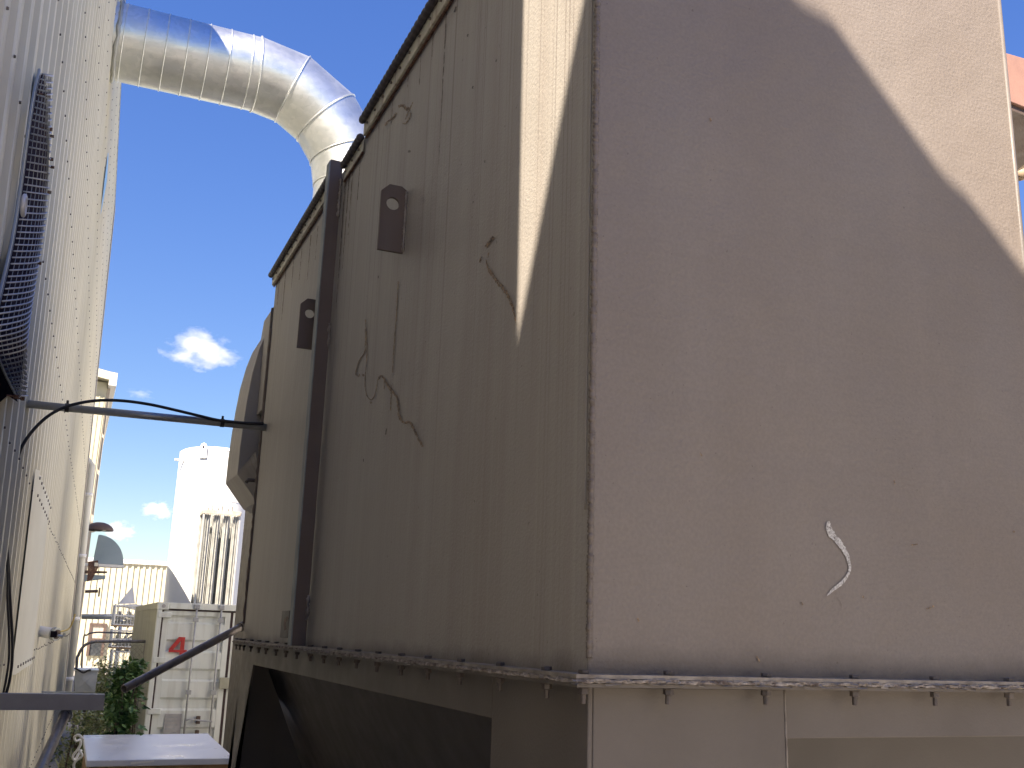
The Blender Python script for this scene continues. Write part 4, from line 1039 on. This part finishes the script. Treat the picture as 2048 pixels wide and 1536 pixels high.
# roof edge: dark rolled seal over a pale strip, in three lengths
def roof_edge(ya, yb, zofs, xofs, screws):
    bm = B(); pts = []; y = ya
    while y < yb: pts.append(Vector((X0 - .034 + xofs, y, ZT + .042 + zofs))); y += .012
    tube(bm, pts, .018, 10, rfun=lambda i: .018 + .0022 * math.sin(i * 1.7)); rl = obj('edge_seal', bm, M['roll'], H, smooth=True)
    bm = B(); box(bm, (X0 - .022 + xofs, ya, ZT - .030 + zofs), (X0 - .004, yb, ZT + .042 + zofs)); es = obj('edge_strip', bm, M['strip'], H, bevel=.003)
    bm = B(); box(bm, (X0 - .012, ya, ZT - .040 + zofs), (X0 - .002, yb, ZT - .0315 + zofs)); obj('drip_line', bm, M['rust'], H)
    y = ya + .06
    while y < yb - .03:
        bm = B(); tube(bm, [(X0 - .020 + xofs, y, ZT + .004 + zofs), (X0 - .030 + xofs, y, ZT + .004 + zofs)], .006, 6); obj('screw', bm, M['bolt'], es); y += .13
ya1 = onX(736, 262, X0).y
roof_edge(D - .02, ya1, 0, 0, 8)
ya2 = onX(727, 285, X0).y; yb2 = onX(695, 335, X0).y
roof_edge(ya2 - .03, yb2 + .02, -.055, .012, 3)
ya3 = onX(660, 388, X0).y
roof_edge(pY + .075, YF + .02, -.01, .0, 6)
# front roof trim
bm = B(); box(bm, (X0 - .02, D - .03, ZT - .03), (XR + .02, D - .004, ZT + .05)); obj('front_trim', bm, M['strip'], H)

# bottom flange pair with torn gasket
PR = .052
ZF = ZB - .002
def Lpath(off):                                    # L shaped plan outline of the flange ring, outer edge
    return [(X0 - off, YF + off), (X0 - off, D - off), (XR + .8, D - off)]
def ring_plate(name, z0, z1, po_, m, jit=0, seed=1, step=.03, bevel=0):
    random.seed(seed); bm = B(); o_ = []; path = Lpath(po_); inner = []
    for (p, q) in zip(path, path[1:]):
        d = Vector((q[0] - p[0], q[1] - p[1])); n_ = max(1, int(d.length / step)); nr = Vector((d.y, -d.x)).normalized()
        for k in range(n_):
            c_ = Vector(p) + d * k / n_; j = random.uniform(-jit, jit); o_.append((c_.x + nr.x * j, c_.y + nr.y * j, random.uniform(-jit, jit) * .25))
    o_.append((*path[-1], 0))
    ci = []
    for (x, y, _) in o_:
        if x < X0 + .001 and y > D: ci.append((X0 + .02, max(y, D + .02)))
        else: ci.append((max(x, X0 + .02), D + .02))
    T = [bm.verts.new((x, y, z1 + dz)) for x, y, dz in o_]; Bt = [bm.verts.new((x, y, z0 + dz)) for x, y, dz in o_]
    Ti = [bm.verts.new((x, y, z1)) for x, y in ci]; Bi = [bm.verts.new((x, y, z0)) for x, y in ci]
    for k in range(len(o_) - 1):
        bm.faces.new((T[k], T[k + 1], Ti[k + 1], Ti[k])); bm.faces.new((Bt[k], Bi[k], Bi[k + 1], Bt[k + 1])); bm.faces.new((T[k], Bt[k], Bt[k + 1], T[k + 1]))
    bmesh.ops.recalc_face_normals(bm, faces=bm.faces)
    return obj(name, bm, m, H)
ring_plate('upper_flange', ZF - .008, ZF, PR, M['flange'], .0012, 1)
for k in range(3): ring_plate('gasket', ZF - .0125 - k * .0022, ZF - .0085 - k * .002, PR + .001 + .001 * k, M['gasket'], .0055, 11 + k, .011)
ring_plate('lower_flange', ZF - .026, ZF - .018, PR - .003, M['taupe'], .001, 4)
# torn strands of gasket hanging out
random.seed(31)
bm = B()
for k in range(420):
    if random.random() < .42: x = X0 - PR - .001; y = random.uniform(D - PR, YF); d = Vector((0, 1, 0))
    else: y = D - PR - .001; x = random.uniform(X0 - PR, XR + .3); d = Vector((1, 0, 0))
    l = random.uniform(.006, .04); z = ZF - random.uniform(.007, .019); w_ = random.uniform(.0012, .004)
    out = Vector((-1, 0, 0)) if d.y else Vector((0, -1, 0))
    p = Vector((x, y, z)); a = [p - d * l / 2, p + d * l / 2 + Vector((0, 0, random.uniform(-.003, .003))), p + d * l / 2 * .7 + out * random.uniform(.001, .006) + Vector((0, 0, -w_)), p - d * l / 2 * .8 + out * random.uniform(0, .005) + Vector((0, 0, -w_))]
    bm.faces.new([bm.verts.new(v) for v in a])
obj('gasket_shreds', bm, M['flange'], H, kind='stuff')
# bolts
bm = B()
prof = [(.0095, .0001), (.0085, .0125), (.0008, .0125), (.0004, .0070), (-.0262, .0070), (-.0265, .0150), (-.0284, .0150), (-.0288, .0122), (-.0402, .0122), (-.0408, .0070), (-.0600, .0066), (-.0606, .0001)]
rg = [[bm.verts.new((r_ * math.cos(PI * k / 3), r_ * math.sin(PI * k / 3), z_)) for k in range(6)] for z_, r_ in prof]
for a_, b_ in zip(rg, rg[1:]):
    for k in range(6): bm.faces.new((a_[k], b_[k], b_[(k + 1) % 6], a_[(k + 1) % 6]))
fixn(bm)
bolt0 = obj('bolt', bm, M['bolt'], H, bevel=.0008, seg=1)
spots = []
for x in (469, 488, 503, 518, 534, 553, 574, 597, 622, 650, 680, 716, 757, 804, 857, 923, 1001.5, 1094):
    y = onX(x, 1300 if x > 700 else 1285, X0 - .03).y
    if x > 480: spots.append((X0 - .03, y))
spots += [(X0 - .03, YF + .03), (X0 - .03 , YF - .10), (X0 + .02, YF + .03)]
spots.append((onY(1167, 1378, D - .03).x, D - .03))
for x in (1338, 1533, 1710, 1870, 2018): spots.append((onY(x, 1375, D - .03).x, D - .03))
last = spots[-1][0]
for k in range(1, 3): spots.append((last + .25 * k, D - .03))
for i, (x, y) in enumerate(spots):
    o = bolt0 if i == 0 else dup(bolt0, None, H)
    o.location = (x, y, ZF); o.rotation_euler = (random.uniform(-.05, .05), random.uniform(-.05, .05), random.uniform(0, 1))

# lower skirt frame and hopper
ZS = HZ - .2055; ZK = ZF - .0265                    # bottom of the band, top of the skirt
XL = X0 + .004; YL = D + .004
yc = onX(980, 1440, X0).y; yfar = onX(505, 1328, X0).y
bm = B(); box(bm, (XL, yc + .001, ZS), (XL + .012, yfar - .001, ZK)); obj('side_band', bm, M['taupe'], H, bevel=.002)
bm = B(); box(bm, (XL, YL, -.02), (XL + .012, yc, ZK)); box(bm, (XL + .0125, YL, -.02), (onY(1574, 1480, D).x, YL + .012, ZK - .0005)); obj('corner_leg', bm, M['taupe'], H, bevel=.003)
xe = onY(1574, 1480, D).x
bm = B(); box(bm, (xe + .001, YL + .003, ZS - .002), (XR + .8, YL + .015, ZK)); obj('front_band', bm, M['taupe'], H, bevel=.002)
bm = B(); pts = [Vector((xe + .0005 + random.uniform(-.0006, .0006), YL, ZK - .004 - k * .012)) for k in range(60)]; tube(bm, pts, .0028, 6); obj('leg_weld', bm, M['flange'], H, smooth=True)
# tapered far leg
zlo = -.02; a0 = yfar; 
bm = B(); yb3 = onX(468, 1536, X0).y; zb3 = onX(468, 1536, X0).z; k_ = (yb3 - yfar) / (ZS - zb3)
prism(bm, [Vector((XL, y, z)) for y, z in ((YF, ZK), (yfar, ZK), (yfar, ZS), (yfar + k_ * (ZS - zlo), zlo), (YF + .05, zlo))], (.012, 0, 0)); fixn(bm); obj('far_leg', bm, M['taupe'], H, bevel=.002)
bm = B(); box(bm, (XL + .015, YF - .01, -.02), (XL + .25, YF + .003, ZK - .001)); obj('far_leg_web', bm, M['hopper'], H)
# hopper frustum hanging inside the skirt
ht_ = ZK - .03
xt, yt0, yt1, xt1 = X0 + .10, D + .20, onX(522, 1318, X0 + .10).y, XR + .9
cA = Vector((xt, yt1, ht_)); zH = .45
pB_ = onX(612, 1560, X0 + .10 + .42)
low = pB_ + (pB_ - cA) * ((zH - pB_.z) / (pB_.z - cA.z)) if abs(pB_.z - cA.z) > 1e-4 else pB_
xb, yb0, yb1, xb1 = low.x, D + .75, low.y, XR - .1
bm = B()
T = [bm.verts.new(p) for p in ((xt, yt0, ht_), (xt1, yt0, ht_), (xt1, yt1, ht_), (xt, yt1, ht_))]
Bt = [bm.verts.new(p) for p in ((xb, yb0, zH), (xb1, yb0, zH), (xb1, yb1, zH), (xb, yb1, zH))]
for k in range(4): bm.faces.new((T[k], Bt[k], Bt[(k + 1) % 4], T[(k + 1) % 4]))
bm.faces.new(Bt); bm.faces.new(T[::-1]); fixn(bm)
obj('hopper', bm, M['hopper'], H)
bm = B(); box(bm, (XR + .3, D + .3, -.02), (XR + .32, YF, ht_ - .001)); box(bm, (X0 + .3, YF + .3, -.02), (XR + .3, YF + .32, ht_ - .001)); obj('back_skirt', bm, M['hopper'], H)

# welded patch plate left of the post
a = onX(568, 1222, X0); b = onX(579, 1276, X0)
bm = B(); box(bm, (X0 - .010, onX(579, 1250, X0).y - .02, b.z), (X0 - .001, a.y, a.z)); pp = obj('patch_plate', bm, M['taupe'], H, bevel=.002)
bm = B(); pts = [(573, 1232), (568, 1238), (566, 1250), (568, 1262), (572, 1258), (571, 1246), (577, 1236)]
bm.faces.new([bm.verts.new(onX(x + 1, y, X0 - .0115)) for x, y in pts]); obj('rust_patch', bm, M['rust'], pp)
# hook pin on the far edge
bm = B(); c0 = onX(512, 961, X0 - .005); tube(bm, [c0 + Vector((.01, 0, 0)), c0 + Vector((-.05, 0, 0)), c0 + Vector((-.062, 0, -.02))], .012, 8); obj('hook_pin', bm, M['bolt'], H, smooth=True)
# curved casing on the far end
Yc = YF + .22
O = [(556, 600), (549, 640), (531, 668), (518, 700), (505, 745), (495, 795), (487, 845), (480, 895), (475, 945)]
bm = B()
pts = [onY(x, y, Yc) for x, y in O]
facet_hi = onY(475, 947, Yc); low_ = onY(513, 1003, Yc)
poly = pts + [facet_hi - Vector((0, 0, .003)), low_, low_ + Vector((1.0, 0, -.4)), Vector((pts[0].x + 1.2, Yc, pts[0].z))]
prism(bm, poly, (0, .55, 0)); fixn(bm)
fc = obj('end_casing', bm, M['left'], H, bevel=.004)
bm = B(); q = [onY(476, 945, Yc - .003), onY(510, 1000, Yc - .003), onY(524, 990, Yc - .07), onY(514, 922, Yc - .11), onY(511, 903, Yc - .11)]
vs = [bm.verts.new(v) for v in q]; bm.faces.new(vs); vs2 = [bm.verts.new(v + Vector((0, .006, 0))) for v in q]; bm.faces.new(vs2[::-1])
for k in range(5): bm.faces.new((vs[k], vs[(k + 1) % 5], vs2[(k + 1) % 5], vs2[k]))
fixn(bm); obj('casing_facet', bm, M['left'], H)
bm = B(); box(bm, (X0 + .06, YF + .004, 2.6), (X0 + .5, Yc - .004, 3.60)); obj('dark_gap', bm, M['hopper'], H)  # dark block stands in for the shade inside the gap
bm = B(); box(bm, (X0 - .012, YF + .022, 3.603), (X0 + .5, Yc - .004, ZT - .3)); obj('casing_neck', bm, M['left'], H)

# scars and drips in the paint of the side wall
def ribbon(path, wpx, X=None, Y=None, m='scratch', seed=0, jit=.45, lift=.0012, name='paint_scar', sub=7):
    random.seed(seed); f = (lambda x, y: onX(x, y, X0 - lift)) if Y is None else (lambda x, y: onY(x, y, D - lift - .0006))
    P = spline([Vector((x, y, 0)) for x, y in path], sub); bm = B(); prev = None
    for i, p in enumerate(P):
        t = (P[min(i + 1, len(P) - 1)] - P[max(i - 1, 0)]).normalized(); n_ = Vector((-t.y, t.x, 0))
        s = i / (len(P) - 1); w_ = (wpx(s) if callable(wpx) else wpx) * .5
        a = p + n_ * w_ * random.uniform(1 - jit, 1 + jit); b = p - n_ * w_ * random.uniform(1 - jit, 1 + jit); c = p + n_ * random.uniform(-.3, .3) * w_
        top = f(c.x, c.y) + (Vector((-.0022 * random.random(), 0, 0)) if Y is None else Vector((0, 0, 0)))
        row = (bm.verts.new(f(a.x, a.y)), bm.verts.new(top), bm.verts.new(f(b.x, b.y)))
        if prev:
            bm.faces.new((prev[0], prev[1], row[1], row[0])); bm.faces.new((prev[1], prev[2], row[2], row[1]))
        prev = row
    return obj(name, bm, M[m], H)
C6 = lambda L_: [(650 + x / 3.071, 450 + y / 3.071) for x, y in L_]
C8 = lambda L_: [(700 + x / 3.073, y / 3.073) for x, y in L_]
ribbon(C6([(990, 215), (1000, 260), (1030, 310), (1060, 350), (1100, 400), (1130, 450), (1150, 500), (1165, 560), (1172, 600)]), lambda s: 2 + 5 * math.sin(PI * min(1, s * 1.1)), seed=1)
ribbon(C6([(1035, 70), (1010, 100), (988, 138)]), 5, seed=2)
ribbon(C6([(960, 195), (950, 230)]), 3, seed=3); ribbon(C6([(1005, 170), (1000, 200)]), 2.5, seed=4)
ribbon(C6([(450, 345), (443, 480), (432, 640), (420, 800), (415, 905)]), 1.8, seed=5, sub=16)
ribbon(C6([(248, 580), (258, 740), (254, 840), (246, 960), (250, 1020), (262, 1055), (285, 1074), (305, 1045), (318, 990), (328, 945), (350, 930), (380, 975), (410, 1020), (440, 1055), (450, 1110), (458, 1180), (485, 1215), (520, 1210), (545, 1250), (566, 1300), (600, 1362)]), lambda s: 1.5 if s < .45 else 4.2, seed=6, sub=6)
ribbon(C6([(247, 640), (246, 770), (212, 830), (192, 890), (188, 915), (206, 930), (212, 915)]), 2.2, seed=7)
ribbon(C6([(410, 980), (405, 1060), (402, 1140)]), 1.6, seed=8); ribbon(C6([(363, 950), (363, 1010)]), 1.6, seed=9); ribbon(C6([(378, 1250), (372, 1288)]), 2, seed=10, m='bolt')
ribbon(C6([(236, 1435), (235, 1455)]), 1.6, seed=12, m='bolt'); ribbon(C6([(280, 1085), (284, 1095)]), 3, seed=13); ribbon(C6([(327, 312), (326, 326)]), 2.4, seed=14, m='bolt'); ribbon(C6([(236, 915), (237, 930)]), 3, seed=15)
ribbon(C8([(215, 772), (232, 745), (262, 725), (285, 692)]), 3.2, seed=16); ribbon(C8([(298, 655), (325, 648), (345, 672), (362, 660)]), 5, seed=17); ribbon(C8([(386, 628), (362, 680), (338, 735)]), 2, seed=18); ribbon(C8([(372, 692), (368, 720), (345, 755), (325, 760)]), 3, seed=19)
ribbon(C8([(880, 1452), (860, 1480), (832, 1515)]), 4, seed=20, m='bolt'); ribbon(C8([(756, 528), (752, 545)]), 2.5, seed=21, m='bolt'); ribbon(C8([(829, 985), (827, 1000)]), 2.4, seed=22, m='bolt'); ribbon(C8([(757, 1235), (757, 1245)]), 2, seed=23, m='bolt'); ribbon(C8([(362, 925), (364, 938)]), 5, seed=24, m='bolt')
ribbon(C8([(650, 40), (640, 75)]), 3, seed=25, m='bolt'); ribbon(C8([(726, 208), (720, 225)]), 2, seed=26, m='bolt'); ribbon(C8([(900, 365), (896, 380)]), 2, seed=27, m='bolt')
for i, (x, y0, y1, w_) in enumerate(((692, 350, 620, 3), (699, 345, 540, 2.4), (706, 335, 470, 2), (722, 300, 400, 1.5), (893, 20, 330, 2.2), (868, 40, 120, 2), (845, 60, 170, 1.6), (820, 95, 175, 1.4), (790, 135, 250, 1.6), (763, 175, 260, 1.3), (747, 205, 255, 1.5), (560, 545, 610, 1.6), (572, 540, 640, 1.2), (588, 515, 580, 1.5), (604, 495, 560, 1.2), (622, 470, 560, 1.5), (636, 452, 520, 1.2))):
    tilt = .10 - .085 * (x - 480) / 700 if x > 480 else .12
    ribbon([(x, y0), (x - (y1 - y0) * tilt * .5, (y0 + y1) / 2), (x - (y1 - y0) * tilt, y1)], lambda s, w=w_: w * (1 - s) + .3, seed=40 + i, m='drip', lift=.0006, name='rust_drip', sub=10, jit=.3)
# chalk stroke on the front wall
CC = lambda L_: [(1500 + x / 3.84, 900 + y / 3.84) for x, y in L_]
ribbon(CC([(604, 548), (606, 600), (632, 655), (675, 700), (715, 755), (745, 810), (760, 860), (768, 910), (748, 965), (705, 1020), (645, 1068), (592, 1118)]), lambda s: (4 + 9 * math.sin(PI * min(1, s * 3.2)) if s < .2 else 8 + 3 * math.sin(s * 7)) * (1 if s < .85 else (1 - s) * 6 + .2), Y=1, m='chalk', seed=60, jit=.2, name='chalk_mark', sub=6)
ribbon(CC([(658, 1131), (690, 1146), (706, 1180), (712, 1225)]), 1.2, Y=1, m='flange', seed=61, jit=.5, name='chalk_mark')

for i_, L_ in enumerate(([(1275, 1236), (1278, 1243)], [(1420, 236), (1422, 243)], [(1725, 1192), (1733, 1198)], [(1822, 1090), (1838, 1088)], [(1601, 1205), (1606, 1210)], [(1853, 1218), (1868, 1212)], [(1514, 1312), (1520, 1325)], [(1788, 960), (1790, 968)], [(2025, 1062), (2030, 1064)], [(1400, 905), (1404, 912)])):
    ribbon(L_, 3.2, Y=1, m='scratch', seed=80 + i_, jit=.5, name='paint_chip', sub=3)

# ------------------------------------------------------------------ neighbouring plant at the right edge
rb = thing('pink_duct_beam', 'pinkish brown box beam jutting out behind the right edge of the housing', 'beam')
rY = 4.2
q = [onY(2006, 104, rY), onY(2130, 140, rY), onY(2130, 245, rY), onY(2016, 201, rY)]
bm = B(); prism(bm, q, (0.5, 1.2, 0)); fixn(bm); obj('box_beam', bm, M['pink'], rb, bevel=.004)
bm = B(); prism(bm, [onY(2010, 200, rY + .02), onY(2130, 246, rY + .02), onY(2130, 262, rY + .02), onY(2012, 216, rY + .02)], (.4, 1.1, 0)); fixn(bm); obj('lower_flange', bm, M['brown'], rb)
rp = thing('round_motor', 'dark round casing tucked under the pinkish beam', 'motor')
bm = B(); c0 = onY(2075, 275, rY + .5); rr_ = .16; tube(bm, [c0 + Vector((0, -.3, 0)), c0 + Vector((0, .6, 0))], rr_, 28); obj('casing', bm, M['sand'], rp, smooth=False, bevel=.01)
bm = B(); tube(bm, [c0 + Vector((0, -.32, 0)), c0 + Vector((0, -.28, 0))], rr_ + .02, 28); obj('flange', bm, M['brown'], rp, bevel=.004)
bm = B(); tube(bm, spline([onY(2036, 350, 5.2), onY(2060, 348, 5.2), onY(2110, 372, 5.2), onY(2160, 430, 5.2)], 6), .05, 12); tag(obj('sandy_pipe', bm, M['sand'], smooth=True), 'sandy coloured bent pipe at the far right edge below the round casing', 'pipe')

# ------------------------------------------------------------------ unseen gabled block added behind the viewer, shaped to cast the slanting shade
hzd = Vector((math.sin(SUN_AZ), math.cos(SUN_AZ), 0))
def back(p, Y):
    t = (p.y - Y) / TRAVEL.y; return p - TRAVEL * t
PY = -1.3
S_ = [onX(1037, 655, X0), onX(1165, 0, X0), onY(1230, -160, D), onY(1420, -160, D), onY(1600, 0, D), onY(1662, 35, D), onY(1720, 118, D), onY(1888, 350, D), onY(1930, 385, D), onY(2048, 540, D)]
Q = [back(p, PY) for p in S_]
e = (Q[-1] - Q[-2]); Q.append(Q[-1] + e * 1.3)
e = (Q[0] - Q[1]); Q.insert(0, Q[0] + e * .9)
base = [Vector((Q[-1].x, PY, 0)), Vector((Q[0].x, PY, 0))]
nb = thing('shade_block', 'unseen gabled block shaped to cast the slanting shade', 'building')
bm = B(); prism(bm, Q + base, -hzd * 5.0); fixn(bm); obj('wall', bm, M['block'], nb)

# unseen halls and block added to bounce sunlight and cut sky light
ph = thing('bounce_hall', 'unseen white hall added to bounce sunlight into the lane', 'building')
bm = B(); prism(bm, [Vector((x, y, -.05)) for x, y in ((7.6, 6.5), (7.9, 6.5), (10.6, 9.2), (10.6, 27), (7.6, 27))], (0, 0, 10.55)); fixn(bm); obj('wall', bm, M['white'], ph)
bm = B(); prism(bm, [Vector((x, y, 10.503)) for x, y in ((7.55, 6.5), (7.9, 6.5), (10.65, 9.2), (10.65, 27.1), (7.55, 27.1))], (0, 0, .25)); fixn(bm); obj('roof', bm, M['roof'], ph)
yh = thing('sky_block_hall', 'unseen hall added behind the viewer to block sky and bounce sunlight', 'building')
bm = B(); box(bm, (5.2, -16, -.05), (16, -.5, 7.0)); obj('wall', bm, M['block'], yh)
bm = B(); box(bm, (5.0, -16.2, 7.003), (16.2, -.3, 7.3)); obj('roof', bm, M['roof'], yh)
bk = thing('rear_sky_blocker', 'unseen concrete block added behind the viewer to block low sky light', 'building')
bm = B(); box(bm, (-2.5, -24, -.05), (5.1, -13, 6.0)); obj('wall', bm, M['block'], bk)
bm = B(); box(bm, (-2.7, -24.2, 6.003), (5.3, -12.8, 6.2)); obj('roof', bm, M['roof'], bk)

# ------------------------------------------------------------------ clouds
def cloudmat(seed, dens=.05):
    m = bpy.data.materials.new('cloud_vapour'); m.use_nodes = True; t = m.node_tree; t.nodes.clear()
    o = t.nodes.new('ShaderNodeOutputMaterial'); v = t.nodes.new('ShaderNodeVolumePrincipled')
    v.inputs['Color'].default_value = (1, 1, 1, 1); v.inputs['Anisotropy'].default_value = 0.2
    tc = t.nodes.new('ShaderNodeTexCoord')
    ln = N(t, 'ShaderNodeVectorMath', operation='LENGTH'); t.links.new(tc.outputs['Object'], ln.inputs[0])
    mp = N(t, 'ShaderNodeMapping'); mp.inputs['Location'].default_value = (seed * 3.1, seed * 1.7, seed); t.links.new(tc.outputs['Object'], mp.inputs['Vector'])
    n1 = noi(t, mp.outputs[0], 1.9, 6, .62)
    s = mth(t, 'ADD', mth(t, 'MULTIPLY', mth(t, 'SUBTRACT', 1.0, ln.outputs['Value']), 1.35), mth(t, 'MULTIPLY', mth(t, 'SUBTRACT', n1, 0.5), 3.4))
    s = mth(t, 'SUBTRACT', s, 0.45)
    cl = N(t, 'ShaderNodeClamp'); t.links.new(s, cl.inputs[0])
    t.links.new(mth(t, 'MULTIPLY', cl.outputs[0], dens), v.inputs['Density'])
    t.links.new(v.outputs[0], o.inputs['Volume']); return m
def cloud(cx, cy, wx, wy, label, seed, dens):
    Y = 700.0; c = onY(cx, cy, Y); k = (c - EYE).length / F
    bm = B(); bmesh.ops.create_icosphere(bm, subdivisions=3, radius=1)
    o = obj('cloud', bm, cloudmat(seed, dens), smooth=True)
    o.location = c; o.scale = (wx * k / 2, wx * k / 2, wy * k / 2); o.rotation_euler = (0, 0, 0)
    tag(o, label, 'cloud', 'small clouds in the blue sky')
cloud(403, 702, 165, 88, 'largest white cloud, floating above the grey tube', 1, .07)
cloud(281, 788, 60, 26, 'faint wisp of cloud just above the grey tube', 2, .03)
cloud(316, 1020, 76, 46, 'small bright cloud touching the left side of the white tank', 3, .12)
cloud(236, 1064, 80, 50, 'low white cloud behind the wall lamp', 4, .12)
